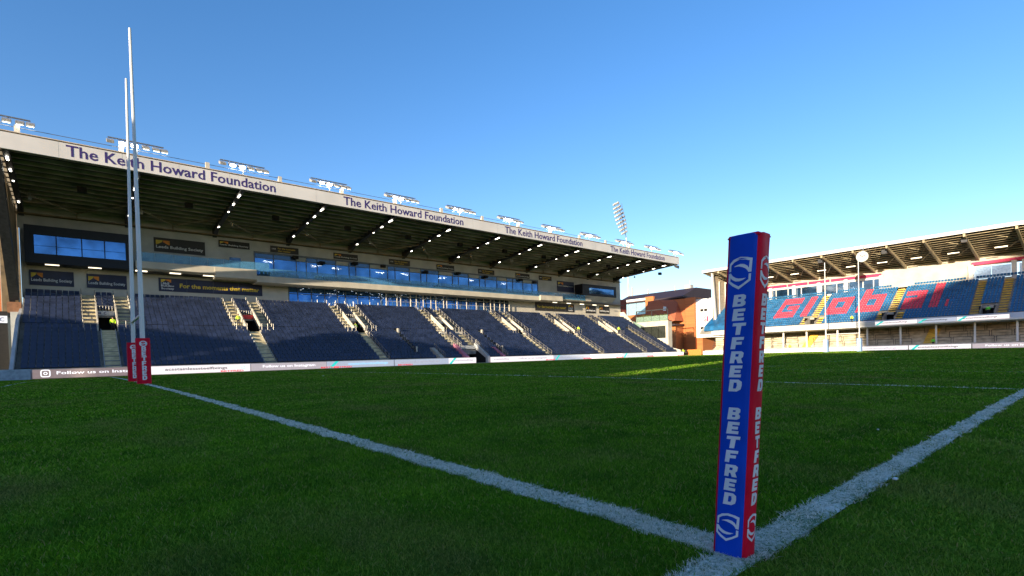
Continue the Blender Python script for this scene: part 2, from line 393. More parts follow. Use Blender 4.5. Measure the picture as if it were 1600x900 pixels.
# blades of grass near the camera
def blades():
    rng = np.random.default_rng(5)
    cx, cy = -2.351, -1.186; yaw = math.atan2(.7624, .6467)
    tiers = [(0.9, 3.2, 13000, .023, .0036, 5), (3.2, 6.0, 5000, .025, .0056, 4), (6.0, 11, 1500, .027, .010, 4), (11, 20, 360, .029, .020, 4), (20, 36, 80, .031, .04, 4)]
    G = []; W = []
    for d0, d1, dens, h, wd, _ in tiers:
        half = R(50); area = half * (d1 * d1 - d0 * d0); n = int(area * dens)
        r = np.sqrt(rng.uniform(d0 * d0, d1 * d1, n)); t = yaw + rng.uniform(-half, half, n)
        x = cx + r * np.cos(t); y = cy + r * np.sin(t)
        def wob(s): return .014 * np.sin(s * 5.1) + .010 * np.sin(s * 13.7 + 1) + .007 * np.sin(s * 31) + rng.normal(0, .010, n)
        onl = ((np.abs(x - .05 + wob(y)) < .110) & (y > -.1)) | (np.abs(y + .04 + wob(x)) < .090)
        onl &= rng.uniform(0, 1, n) < .9
        onl |= (np.abs(x - 12.35) < .05) & (y > 0)
        xc, yc = x + .05, y + .0
        keep = ~((np.abs(x - .02) < .075) & (np.abs(y) < .085))
        H = h * rng.uniform(.55, 1.25, n) * (1 + .25 * np.sin(x * 1.7) * np.sin(y * 1.3))
        for sel, lst in ((keep & ~onl, G), (keep & onl, W)):
            k = sel.sum(); lst.append(np.stack([x[sel], y[sel], H[sel], np.full(k, wd) * rng.uniform(.7, 1.3, k), r[sel]], 1))
    # far pitch: sparse wide tufts are enough at this grazing angle
    n = 70000; x = rng.uniform(-6, 121, n); y = rng.uniform(-4, 71, n); r = np.hypot(x - cx, y - cy); k = r > 34
    x, y, r = x[k], y[k], r[k]; online = (np.abs(x - 12.35) < .1) | (np.abs(x - 20.8) < .08) | (np.abs(x - .05) < .16)
    G.append(np.stack([x, y, .034 * rng.uniform(.5, 1.1, len(x)), .13 * rng.uniform(.6, 1.4, len(x)), r], 1)[~online])
    # a second pass of painted blades so that the line stays dense
    for name, lst, m, lab in (('grass', G, BLADE, 0), ('painted_grass', W, WBLADE, 1)):
        A = np.concatenate(lst)
        if lab: A = np.repeat(A, 2, 0); A[:, 0] += rng.normal(0, .006, len(A)); A[:, 1] += rng.normal(0, .006, len(A)); A[:, 2] *= 1.0
        n = len(A); x, y, H, wd, r = A.T
        z = .198 * (1 - ((y - 34) / 36) ** 2) - .198 * (1 - (34 / 36.) ** 2)
        az = rng.uniform(0, 2 * np.pi, n); lean = rng.uniform(.2, 1.7, n) * H; la = rng.uniform(0, 2 * np.pi, n)
        if lab: lean *= 1.1; H = H * .8; wd = wd * 1.1
        ux, uy = np.cos(az) * wd / 2, np.sin(az) * wd / 2; lx, ly = np.cos(la) * lean, np.sin(la) * lean
        P = np.zeros((n, 5, 3))
        P[:, 0] = np.stack([x - ux, y - uy, z - .004], 1); P[:, 1] = np.stack([x + ux, y + uy, z - .004], 1)
        P[:, 2] = np.stack([x + ux * .8 + lx * .35, y + uy * .8 + ly * .35, z + H * .6], 1); P[:, 3] = np.stack([x - ux * .8 + lx * .35, y - uy * .8 + ly * .35, z + H * .6], 1)
        P[:, 4] = np.stack([x + lx, y + ly, z + H], 1)
        me = bpy.data.meshes.new(name); me.vertices.add(n * 5); me.vertices.foreach_set('co', P.ravel())
        base = np.arange(n)[:, None] * 5
        loops = (base + np.array([0, 1, 2, 3, 3, 2, 4])).ravel()
        me.loops.add(n * 7); me.loops.foreach_set('vertex_index', loops)
        ls = (np.arange(n)[:, None] * 7 + np.array([0, 4])).ravel()
        me.polygons.add(n * 2); me.polygons.foreach_set('loop_start', ls)
        at = me.attributes.new('tone', 'FLOAT', 'FACE'); tone = rng.uniform(0, 1, n); at.data.foreach_set('value', np.repeat(tone, 2))
        me.materials.append(m); me.update(); me.validate()
        tag(link(name, me), 'short white painted blades of grass along the near lines' if lab else 'short mown green turf in the shaded foreground', 'grass', kind='stuff')
blades()

# ------------------------------------------------------------------ corner post
def corner_post():
    root = empty('corner_post', (0, 0, 0), label='tall square padded corner post, blue on one side and red on the other', cat='corner post')
    F0, L0, R0 = Vector((-.055, -.075, 0)), Vector((-.055, .075, 0)), Vector((.072, -.075, 0))
    dt = Vector((.082, -.067, 0))
    H = 1.505
    B0 = L0 + R0 - F0
    cols = [(F0, R0), (R0, B0), (B0, L0), (L0, F0)]
    def skin_off(A, B, s_, t_):
        T_ = (B - A).normalized(); n_ = (B - A).cross(Vector((0, 0, 1))).normalized(); s_ = min(1, max(0, s_))
        w_ = math.sin(math.pi * s_); bul = .007 * w_ ** .6 + w_ * (.0022 * math.sin(7 * t_ * math.pi + s_ * 3) + .0012 * math.sin(31 * t_ + 9 * s_))
        rd = .010 * (abs(s_ - .5) * 2) ** 6
        return n_ * (bul - rd) - T_ * (rd * (1 if s_ > .5 else -1))
    mats = [M_red, M_blue, M_red, M_blue]
    names = ['pad_panel'] * 4
    for (A, B), mt in zip(cols, mats):
        m = MB(); nz = 30; nx = 16; V = []; n = (B - A).cross(Vector((0, 0, 1))).normalized()
        for k in range(nz + 1):
            t = k / nz; z = -.01 + t * (H + .01)
            for i in range(nx + 1):
                s = i / nx; p = A + (B - A) * s + dt * t
                zz = z - (.012 * (abs(s - .5) * 2) ** 4 if k == nz else 0)
                V.append(tuple(p + skin_off(A, B, s, t) + Vector((0, 0, zz))))
        Fc = [(k * (nx + 1) + i, k * (nx + 1) + i + 1, (k + 1) * (nx + 1) + i + 1, (k + 1) * (nx + 1) + i) for k in range(nz) for i in range(nx)]
        m.add(V, Fc); m.build('pad_panel', mt, root, recalc=False, smooth=True)
    m = MB(); c = (F0 + B0) / 2 + dt
    ring = []
    cs = [F0 + dt, R0 + dt, B0 + dt, L0 + dt]
    for k, (sh, hz) in enumerate([(1.0, H - .012), (.9, H + .002), (.5, H + .006)]):
        for j in range(4):
            for s in range(4):
                p = cs[j].lerp(cs[(j + 1) % 4], s / 4); ring.append(tuple(c + (p - c) * sh + Vector((0, 0, hz))))
    fs = [(k * 16 + i, k * 16 + (i + 1) % 16, (k + 1) * 16 + (i + 1) % 16, (k + 1) * 16 + i) for k in range(2) for i in range(16)] + [tuple(range(32, 48))]
    m.add(ring, fs).build('pad_cap', M_red, root, smooth=True)
    # print: v is the height, u runs across the face
    def put(me, A, B, u0, u1, v0, v1, sl=0, name='letter', mt=M_let):
        co = np.empty(len(me.vertices) * 3); me.vertices.foreach_get('co', co); co = co.reshape(-1, 3)
        n = (B - A).cross(Vector((0, 0, 1))).normalized(); N = len(co)
        for i in range(N):
            u = u0 + (u1 - u0) * co[i, 0]; v = v0 + (v1 - v0) * co[i, 1]; t = v / H
            p = A + (B - A) * u + dt * t + Vector((0, 0, v))
            co[i] = p + skin_off(A, B, u, t) + n * (.0014 + co[i, 2])
        me.vertices.foreach_set('co', co.ravel()); me.materials.append(mt); me.update()
        return link(name, me, root)
    for A, B in ((L0, F0), (F0, R0)):
        red = A is F0
        lo, hi = (.16, .84)
        for v0, v1 in ((.075, .205), (1.25, 1.40)):
            put(shape(SHIELD, .0006), A, B, .12 if not red else .16, .86, v0, v1, name='shield_emblem')
        for top, bot in ((1.225, .765), (.700, .235)):
            st = (top - bot) / 7
            for i, ch in enumerate('BETFRED'):
                v1 = top - st * i; v0 = v1 - st * .84
                put(shape([[(p[0] + .10 * p[1], p[1]) for p in lp] for lp in HEAVY[ch]], .0006), A, B, .31 if not red else .34, .72 if not red else .74, v0, v1)
corner_post()

# ------------------------------------------------------------------ goal posts
def goal(X, Ys, tops, padw, padh, padm, emblem, label, lean=((0, 0), (0, 0))):
    root = empty('goal_posts', (X, sum(Ys) / 2, gz(0, 31)), label=label, cat='goal posts', group='rugby goals at either end of the pitch')
    for y, top, ln in zip(Ys, tops, lean):
        z0 = gz(0, y); m = MB()
        pts = [(X, y, z0 - .1), (X + ln[0] * .2, y + ln[1] * .2, 3.4), (X + ln[0], y + ln[1], top)]
        rs = [.105, .10, .055]
        for k in range(2): m.tube(pts[k], pts[k + 1], rs[k], 12, rs[k + 1])
        m.build('post', M_white, root, smooth=False)
        m = MB(); hw = padw / 2; dp = hw * .8
        ch = .05
        m.prism(z0 + .01, z0 + padh, [(X - hw, y - dp + ch), (X - hw + ch, y - dp), (X + hw - ch, y - dp), (X + hw, y - dp + ch), (X + hw, y + dp - ch), (X + hw - ch, y + dp), (X - hw + ch, y + dp), (X - hw, y + dp - ch)], axis=2)
        pad = m.build('post_pad', padm, root)
        if emblem:
            yy = y - dp - .004
            # round emblem with an S curve, then stacked letters
            c = []
            for k in range(24): a_ = 2 * math.pi * k / 24; c.append((.5 + .5 * math.cos(a_), .5 + .5 * math.sin(a_)))
            s_curve = [(.22, .62), (.30, .78), (.52, .84), (.80, .74), (.70, .62), (.50, .66), (.40, .60), (.60, .48), (.78, .38), (.74, .22), (.50, .14), (.20, .26), (.30, .36), (.50, .32), (.60, .38), (.40, .48)]
            me = shape([c, s_curve], .003); me.materials.append(M_let)
            me.transform(Matrix.Diagonal((padw * .56, padw * .50, 1, 1))); me.transform(frame_mat((X - padw * .28, yy, z0 + padh * .815), (1, 0, 0), (0, 0, 1))); link('emblem', me, pad)
            for i, chh in enumerate('BETFRED'):
                me = shape(HEAVY[chh], .003); me.materials.append(M_let); st = padh * .105
                me.transform(Matrix.Diagonal((padw * .34, st * .92, 1, 1))); me.transform(frame_mat((X - padw * .14, yy, z0 + padh * .72 - st * i), (1, 0, 0), (0, 0, 1))); link('letter', me, pad)
    m = MB(); m.tube((X, Ys[0], 3.4), (X, Ys[1], 3.4), .07, 10); m.build('crossbar', M_white, root)
    return root
goal(0, (28.0, 33.4), (16.5, 16.6), .54, 2.12, M_red, True, 'near tall white goal posts with red padded bases at the left', lean=((0.0, 0), (.19, .05)))
M_lblue = mat('pale_blue_pad', (.30, .45, .68), .5)
goal(102.77, (28.0, 33.3), (17.4, 16.6), .85, 2.3, M_lblue, False, 'distant white goal posts with pale blue pads in front of the end stand')

# ------------------------------------------------------------------ the long grandstand
GS = empty('grandstand', (55, 72.3, 0), label='long covered grandstand with navy seats and a white lettered roof edge', cat='grandstand')
XS0, XS1 = -7.3, 117.2
LO = [(72.5 + .935 * i, .78 + .535 * i) for i in range(10)]           # lower rows: front y, tread z
UP = [(81.9 + .90 * j, 6.2 + .545 * j) for j in range(9)]           # upper rows
CEN = [.8, 17.8, 34.4, 52.3, 70.4, 86.8, 103.0]
TUN = 52.3
def cuts(row, upper):
    """x-intervals taken out of a row of seats"""
    c = []
    for xc in CEN:
        if upper:
            if row < 4: c.append((xc - 2.45, xc + 2.65))
            else: c += [(xc - 2.45, xc - .95), (xc + 1.0, xc + 2.65)]
        elif xc == TUN:
            if row >= 3: c += [(xc - 2.8, xc - 1.2), (xc + 1.0, xc + 2.6)]
            else: c += [(44.1, 45.5), (49.2, 54.6), (57.9, 59.4)]
        else: c.append((xc - .78, xc + .78))
    if not upper:
        c.append((110.6, 111.9))
        if row >= 2: c.append((40.7, 41.3)); c.append((59.2, 59.8))
    elif row < 3: c.append((110.6, 111.9))
    return sorted(c)
def spans(x0, x1, cut):
    out_ = []; x = x0
    for a_, b_ in cut:
        if a_ > x: out_.append((x, a_))
        x = max(x, b_)
    if x < x1: out_.append((x, x1))
    return out_
# concrete terrace: one part per tier; the vomitories and the tunnel stay open
for upper, rows, depth in ((False, LO, .935), (True, UP, .90)):
    m = MB()
    for k, (y, z) in enumerate(rows):
        hole = []
        for xc in CEN:
            if upper and k < 4: hole.append((xc - .92, xc + .95))
        if not upper and k < 3: hole.append((50.0, 53.9))
        y1 = y + depth if k < len(rows) - 1 else (81.9 if not upper else 91.2)
        for a_, b_ in spans(XS0, XS1, hole): m.box(a_, b_, y, y1, z - .75, z)
    m.build('terrace_steps', M_conc_dk, GS)
m = MB(); m.box(XS0, 50.0, 72.2, 72.5, -.1, 1.05); m.box(53.9, XS1, 72.2, 72.5, -.1, 1.05); m.build('front_wall', M_wallg, GS)
# seats
def seat_mesh(mt, T, br=M_bracket, wd=.50, h=.46):
    m = MB(T); m.cur = 0
    m.prism(-wd / 2, wd / 2, [(.50, .42), (.55, .40), (.66, .40 + h), (.60, .42 + h)])
    m.prism(-wd / 2 + .02, wd / 2 - .02, [(.30, .40), (.48, .36), (.55, .78), (.47, .78)])
    m.cur = 1; m.box(wd / 2 + .004, wd / 2 + .05, .44, .50, .50, .66)
    return m.mesh('seat', [mt, br])
def put_seats(items, base_me, parent, extra=None, T=IDT, limit=300):
    """nearest ones as separate parts, the rest joined"""
    items.sort(key=lambda q: (q[0][0] + 2.35) ** 2 + (q[0][1] + 1.19) ** 2)
    for (p, me) in items[:limit]:
        o = link('seat', me, parent); o.location = Vector(p) - parent.location; o.matrix_parent_inverse = Matrix()
    V = []; F = []; Mi = []; nv = 0
    cache = {}
    mats = []
    for (p, me) in items[limit:]:
        if me.name not in cache:
            co = np.empty(len(me.vertices) * 3); me.vertices.foreach_get('co', co)
            off = len(mats); mats += list(me.materials)
            cache[me.name] = (co.reshape(-1, 3), [tuple(pp.vertices) for pp in me.polygons], [pp.material_index + off for pp in me.polygons])
        co, fs, mi = cache[me.name]
        V.append(co + np.array(p) + np.random.default_rng(len(V)).normal(0, .008, 3)); F += [tuple(i + nv for i in f) for f in fs]; Mi += mi; nv += len(co)
    me2 = bpy.data.meshes.new('seat_rows'); me2.from_pydata(np.concatenate(V).tolist(), [], F)
    for mm in mats: me2.materials.append(mm)
    me2.polygons.foreach_set('material_index', Mi); me2.update()
    tag(link('seat_rows', me2, parent), kind='stuff')
ME_SEAT = seat_mesh(M_seat, IDT, wd=.54, h=.50)
items = []
for upper, rows in ((False, LO), (True, UP)):
    for k, (y, z) in enumerate(rows):
        for a_, b_ in spans(XS0 + .15, XS1 - .1, cuts(k, upper)):
            n = int((b_ - a_) / .60)
            if n < 1: continue
            off = ((b_ - a_) - n * .60) / 2
            for i in range(n): items.append(((a_ + off + .60 * (i + .5) - .03, y, z), ME_SEAT))
put_seats(items, ME_SEAT, GS)
# flights of stairs
def flight(x0, x1, y0, z0, y1, z1, n, mt=M_step, parent=None, T=IDT, axis=0, name='stair_flight'):
    m = MB(T)
    for i in range(n):
        ya = y0 + (y1 - y0) * i / n; yb = y0 + (y1 - y0) * (i + 1) / n; z = z0 + (z1 - z0) * (i + 1) / n
        m.box(x0, x1, ya, yb + .02, z - .42, z - .03)
        m.cur = 1; m.box(x0, x1, ya - .015, ya + .06, z - .03, z + .012); m.cur = 0
    return m.build(name, [mt, M_tread], parent or GS)
def sidewall(x0, x1, pts, base, mt=M_cream, name='parapet_wall', T=IDT, parent=None):
    poly = [(y, z - base) for y, z in pts] + [(y, z) for y, z in reversed([(a_, b_ + .0) for a_, b_ in pts])]
    m = MB(T); lo = [(y, z - base) for y, z in pts]; hi = [(y, z + .85) for y, z in pts]
    return m.prism(x0, x1, lo + hi[::-1]).build(name, mt, parent or GS)
def rail(pts, parent=None, h=1.0, r=.028, step=1.15, mt=M_rail, T=IDT, name='handrail', double=True):
    m = MB(T)
    for (p, q) in zip(pts[:-1], pts[1:]):
        p, q = Vector(p), Vector(q); u = Vector((0, 0, h))
        m.tube(p + u, q + u, r, 5)
        if double: m.tube(p + u * .5, q + u * .5, r * .8, 5)
        n = max(1, int((q - p).length / step))
        for i in range(n + 1):
            c = p.lerp(q, i / n); m.tube(c, c + u, r, 5)
    return m.build(name, mt, parent or GS)
for xc in CEN:
    # upper pair
    for s0, s1 in ((-2.35, -1.05), (1.10, 2.55)):
        flight(xc + s0, xc + s1, 82.0, 5.9, 90.2, 10.95, 18)
    parts('landing', [(xc - 2.45, xc - .95, 80.9, 82.0, 5.6, 6.0), (xc + .98, xc + 2.65, 80.9, 82.0, 5.6, 6.0)], M_cream, GS)
    sidewall(xc - 1.07, xc - .92, [(81.7, 5.95), (86.4, 8.85)], .6); sidewall(xc + .95, xc + 1.10, [(81.7, 5.95), (86.4, 8.85)], .6)
    rail([(xc - 2.42, 82.0, 6.1), (xc - 2.42, 90.0, 10.85)]); rail([(xc + 2.62, 82.0, 6.1), (xc + 2.62, 90.0, 10.85)])
    rail([(xc - 1.0, 86.0, 8.65), (xc - 1.0, 90.0, 10.85)], h=.9); rail([(xc + 1.02, 86.0, 8.65), (xc + 1.02, 90.0, 10.85)], h=.9)
    rail([(xc - 2.4, 81.0, 6.0), (xc - 1.0, 81.0, 6.0)], h=.95, step=.7); rail([(xc + 1.0, 81.0, 6.0), (xc + 2.6, 81.0, 6.0)], h=.95, step=.7)
    # the passage itself
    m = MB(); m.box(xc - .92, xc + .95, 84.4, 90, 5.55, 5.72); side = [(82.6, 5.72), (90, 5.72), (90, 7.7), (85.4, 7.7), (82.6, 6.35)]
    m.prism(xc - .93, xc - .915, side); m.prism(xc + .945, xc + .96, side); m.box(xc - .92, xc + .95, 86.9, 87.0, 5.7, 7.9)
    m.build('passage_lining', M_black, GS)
    lm = {17.8: M_ledr}.get(xc, M_wallg)
    m = MB(); m.box(xc - .95, xc + .98, 85.38, 85.5, 7.9, 8.5); m.build('passage_lintel', lm if xc != 17.8 else mat('red_lintel', (.55, .03, .03), .5), GS)
    rail([(xc - .95, 85.5, 8.42), (xc + .98, 85.5, 8.42)], h=.75, step=.3, double=False)
    if xc != TUN:
        flight(xc - .68, xc + .68, 72.5, .55, 81.4, 5.7, 18, mt=M_step)
        rail([(xc + .74, 72.9, 1.0), (xc + .74, 80.9, 5.45)]) if xc > 20 else None
        sidewall(xc - .76, xc - .70, [(72.6, -.1), (81.3, 5.05)], .2, mt=M_wallg); sidewall(xc + .70, xc + .76, [(72.6, -.1), (81.3, 5.05)], .2, mt=M_wallg)
        m = MB(); m.box(xc - .7, xc + .7, 81.3, 81.95, 5.5, 5.73); m.build('landing', M_conc, GS)
text('N.C', .9, .32, (.0, 85.34, 8.04), (1, 0, 0), (0, 0, 1), M_txt_navy, GS)
flight(110.6, 111.9, 72.5, .55, 84.3, 7.6, 24); rail([(111.95, 72.9, 1.0), (111.95, 84.3, 7.6)])
# the players' tunnel in the middle
for s0, s1 in ((-2.7, -1.3), (1.1, 2.5)):
    flight(TUN + s0, TUN + s1, 75.6, 2.1, 81.4, 5.7, 12)
rail([(TUN - 2.75, 75.5, 2.6), (TUN - 2.75, 81.2, 5.9)]); rail([(TUN + 2.55, 75.5, 2.6), (TUN + 2.55, 81.2, 5.9)])
rail([(TUN - 1.2, 76.0, 3.0), (TUN - 1.2, 79.5, 5.0)], h=.9)
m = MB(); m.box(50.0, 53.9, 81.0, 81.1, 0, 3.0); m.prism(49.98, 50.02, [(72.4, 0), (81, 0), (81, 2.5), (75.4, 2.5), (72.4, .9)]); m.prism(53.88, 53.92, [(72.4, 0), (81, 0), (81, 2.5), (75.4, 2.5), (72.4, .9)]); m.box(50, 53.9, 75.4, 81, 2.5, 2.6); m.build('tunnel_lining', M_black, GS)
m = MB(); m.box(49.6, 54.3, 75.35, 75.5, 2.55, 3.2); m.build('tunnel_lintel', M_wallg, GS)
m = MB(); m.prism(49.3, 49.95, [(71.9, .0), (75.9, .0), (75.9, 3.6), (71.9, 1.2)]); m.build('tunnel_side_wall', M_pinkwall, GS)
m = MB(); m.prism(53.95, 54.5, [(71.9, .0), (75.9, .0), (75.9, 3.7), (71.9, 1.2)]); m.build('tunnel_side_wall', M_wallg, GS)
rail([(50.0, 72.1, 1.2), (50.0, 75.6, 3.4)], h=.8, step=.7); rail([(54.2, 72.1, 1.2), (54.2, 75.6, 3.6)], h=.8, step=.7)
m = MB(); m.prism(44.2, 45.0, [(72.2, .0), (75.9, .0), (75.9, 2.9), (75.2, 2.9), (72.2, 1.2)]); m.build('gangway_wall', M_conc, GS)
m = MB(); m.prism(57.9, 58.4, [(72.2, .0), (75.9, .0), (75.9, 2.9), (75.2, 2.9), (72.2, 1.2)]); m.build('gangway_wall', M_pinkwall, GS)
rail([(45.4, 72.6, 1.0), (45.4, 75.9, 2.7)], h=.9, step=.6); rail([(59.3, 72.6, 1.0), (59.3, 75.9, 2.7)], h=.9, step=.6)
for x in (41.0, 59.5):
    sidewall(x - .07, x + .07, [(74.6, 1.4), (80.6, 4.75)], .1, mt=M_dark); m = MB(); m.box(x - .15, x + .15, 80.6, 80.9, 5.0, 6.5); m.box(x - .1, x + .1, 74.3, 74.5, 1.5, 3.1); m.build('rail_post', M_cream, GS)
# right and left end parapets
m = MB(); m.prism(117.2, 117.55, [(72.0, -.05), (91.0, 0), (91.0, 12.8), (89.8, 12.8), (84.3, 7.0), (79.4, 4.6), (74.6, 2.2), (72.0, 1.5)]); m.build('end_parapet', M_cream, GS)
m = MB(); m.prism(-7.65, -7.35, [(71.4, -.05), (91.0, 0), (91.0, 9.5), (81.8, 6.9), (71.4, 1.0)]); m.build('end_parapet', M_wallg, GS)
# back wall and upper wall
parts('concourse_wall', [(-7.5, 25.8, 91.0, 91.4, 10.5, 15.3), (75.4, 117.4, 91.0, 91.4, 10.5, 15.3)], M_cream, GS)
m = MB(); m.box(-7.7, 117.4, 91.02, 91.4, 19.6, 23.3); m.box(4.3, 20.5, 91.0, 91.4, 15.2, 19.62); m.box(85.1, 117.4, 91.0, 91.4, 15.2, 19.62)
m.box(-7.5, 4.3, 91.0, 91.4, 15.2, 19.62); m.build('upper_wall', M_wallg, GS)
# lower glazing: panes as parts
x = 25.9; k = 0
while x < 75.2:
    w_ = 1.5 if k % 4 == 0 else 2.35
    w_ = min(w_, 75.35 - x)
    if w_ < .5: break
    pm = MB(); pm.prism(x + .05, x + w_ - .05, [(91.03, 11.0), (91.08, 11.0), (91.30, 14.3), (91.25, 14.3)]); pm.build('window_pane', M_glass if x < 64 else M_glassd, GS)
    x += w_; k += 1
m = MB(); m.box(25.8, 75.4, 91.0, 91.3, 14.3, 14.5); m.box(25.8, 75.4, 91.02, 91.12, 12.9, 12.98)
x = 25.9; k = 0
while x < 75.4:
    m.box(x - .05, x + .05, 90.98, 91.32, 11.0, 14.35); x += 1.5 if k % 4 == 0 else 2.35; k += 1
m.build('window_frame', M_frame, GS)
m = MB(); m.box(25.8, 75.4, 91.5, 91.9, 10.5, 15.5); m.build('room_behind_glass', M_dark, GS)
# white posts and rails standing behind the top row
m = MB()
for x in (43.7, 46.0, 46.8, 49.0, 50.3, 51.9, 53.7, 54.9, 56.8, 57.6, 60.2, 62.7, 65.3, 67.4, 69.3, 70.4, 72.0, 73.4, 74.8):
    m.tube((x, 90.2, 10.8), (x, 90.2, 14.0), .09, 6)
m.tube((43.7, 90.2, 13.4), (74.8, 90.2, 13.4), .04, 5); m.tube((43.7, 90.2, 12.4), (74.8, 90.2, 12.4), .03, 5)
m.build('screen_posts', M_cream, GS)
m = MB()
for k in range(26): m.tube((30.5 + k * .55, 90.4, 10.7), (30.5 + k * .55, 90.4, 11.5 + .5 * ((k * 7) % 3 == 0)), .05, 5)
m.build('rear_rail', M_rail, GS)
# glowing specks behind the glass, standing in for reflections of lights
lr_ = random.Random(11)
M_speck = mat('reflection_glow', (1, 1, 1), .5, emit=(1, .75, .70), es=6)
m = MB()
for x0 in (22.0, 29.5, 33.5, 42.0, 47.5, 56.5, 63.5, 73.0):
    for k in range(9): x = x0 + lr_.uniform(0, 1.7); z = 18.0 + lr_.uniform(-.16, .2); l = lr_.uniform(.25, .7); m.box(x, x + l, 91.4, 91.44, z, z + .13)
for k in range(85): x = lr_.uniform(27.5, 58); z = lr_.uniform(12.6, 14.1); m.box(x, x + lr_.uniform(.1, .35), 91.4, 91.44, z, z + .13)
tag(m.build('reflection_specks', M_speck, GS), kind='stuff')
parts('lit_doorway', [(28.4, 29.1, 91.4, 91.45, 11.2, 12.9), (36.2, 37.4, 91.4, 91.45, 11.2, 12.5), (40.8, 41.5, 91.4, 91.45, 11.2, 12.6)], mat('lit_room', (.8, .8, .8), .5, emit=(.65, .9, 1), es=.35), GS)
# balcony
for x0, x1, z0, z1, yf in ((4.4, 14.0, 15.1, 15.95, 88.0), (14.0, 20.1, 14.55, 15.95, 88.0), (20.1, 38, 14.4, 15.3, 88.0), (38.0, 80, 13.75, 14.72, 88.0), (80, 90.2, 13.2, 14.3, 87.8), (90.2, 101.5, 13.75, 14.45, 88.2)):
    pass
prof = [(4.4, 15.0, 15.95), (14.0, 14.95, 15.98), (20.05, 14.85, 15.95)]
def balc(x0, za0, zb0, x1, za1, zb1, yf=88.0):
    m = MB()
    V = [(x0, yf, za0), (x0, yf, zb0), (x0, 91.0, zb0), (x0, 91.0, za0 - .1), (x0, yf + .5, za0 - .25)]
    W2 = [(x1, yf, za1), (x1, yf, zb1), (x1, 91.0, zb1), (x1, 91.0, za1 - .1), (x1, yf + .5, za1 - .25)]
    m.add(V + W2, [(0, 1, 2, 3, 4), (9, 8, 7, 6, 5)] + [(i, (i + 1) % 5, 5 + (i + 1) % 5, 5 + i) for i in range(5)])
    return m.build('balcony_edge', M_cream, GS)
balc(4.4, 15.0, 15.95, 14.2, 14.95, 16.0); balc(14.2, 14.45, 16.0, 20.1, 14.5, 16.02, 87.9); balc(20.1, 14.12, 15.12, 82.6, 14.2, 15.2)
balc(82.6, 14.35, 15.5, 90.2, 14.4, 15.6, 87.7); balc(90.2, 14.85, 15.55, 101.5, 14.95, 15.65, 88.2)
m = MB(); m.box(4.2, 117.2, 89.4, 90.95, 14.62, 14.72); m.build('balcony_soffit', M_dark, GS)
def zt(x): return 16.0 if x < 20.1 else 15.15
x = 4.5
while x < 98:
    x1 = x + 2.2; z = zt(x); h = 1.25
    pm = MB(); pm.box(x, x1 - .04, 88.10, 88.13, z - .15, z + h); pm.build('balustrade_pane', M_bal, GS); x = x1
# upper glazing
xm = [20.6, 23.6, 27.3, 29.0, 30.9, 34.3, 36.8, 38.1, 40.9, 44.6, 46.2, 49.4, 52.0, 53.4, 56.3, 59.8, 61.3, 64.0, 67.0, 68.6, 72.0, 75.0, 76.8, 80.0, 83.0, 84.9]
for k, (x0, x1) in enumerate(zip(xm[:-1], xm[1:])):
    zb = 13.9; z1 = 18.6 - (x0 - 20.6) * 0.0
    pm = MB(); pm.box(x0 + .06, x1 - .06, 91.05, 91.1, zt(x0) - .2, 18.55); pm.build('window_pane', M_glass, GS)
    pm = MB(); pm.box(x0 + .06, x1 - .06, 91.05, 91.1, 18.65, 19.3); pm.build('window_pane', M_wallg if k % 3 == 2 else M_glassd, GS)
m = MB()
for x in xm: m.box(x - .06, x + .06, 90.96, 91.3, 13.9, 19.45)
m.box(20.5, 85, 90.97, 91.3, 18.55, 18.65); m.box(20.5, 85, 90.96, 91.3, 19.3, 19.62); m.build('window_frame', M_frame, GS)
m = MB(); m.box(20.5, 85.1, 91.5, 91.9, 13.5, 19.65); m.build('room_behind_glass', M_dark, GS)
# rows of folded balcony seats behind the glass
BSM = {h_: MB().prism(0, .5, [(0, 0), (.22, 0), (.26, h_), (.14, h_), (.10, h_ * .5), (-.16, h_ * .48)]).mesh('balcony_seat', mat('teal_seat', (.05, .13, .20), .5)) for h_ in (.95, .6)}
for x0, x1 in ((21, 26.5), (29.8, 39.8), (44.6, 52), (54, 62), (64, 71), (74, 82)):
    n = int((x1 - x0) / .62)
    for i in range(n):
        for dx, y_, h_ in ((0, 89.3, .95), (1, 88.5, .6)):
            o = link('balcony_seat', BSM[h_], GS); o.matrix_parent_inverse = Matrix(); o.location = Vector((x0 + dx + i * .62, y_, zt(x0))) - GS.location
m = MB(); m.box(16.9, 18.5, 90.9, 91.0, 15.9, 18.2); m.build('balcony_door', M_glassd, GS)
parts('vent_window', [(x, x + 1.1, 90.95, 91.0, 16.3, 17.0) for x in (5.2, 9.4, 13.4)], M_frame, GS)
for x, z in ((26.6, 18.9), (31.2, 18.4), (37.4, 18.9), (43, 18.9), (52.5, 18.6), (60.6, 19.0), (68, 18.8), (78.5, 18.9), (83, 18.7)): parts('hanging_speaker', [(x, x + .9, 90.3, 90.8, z, z + .5)], M_black, GS)
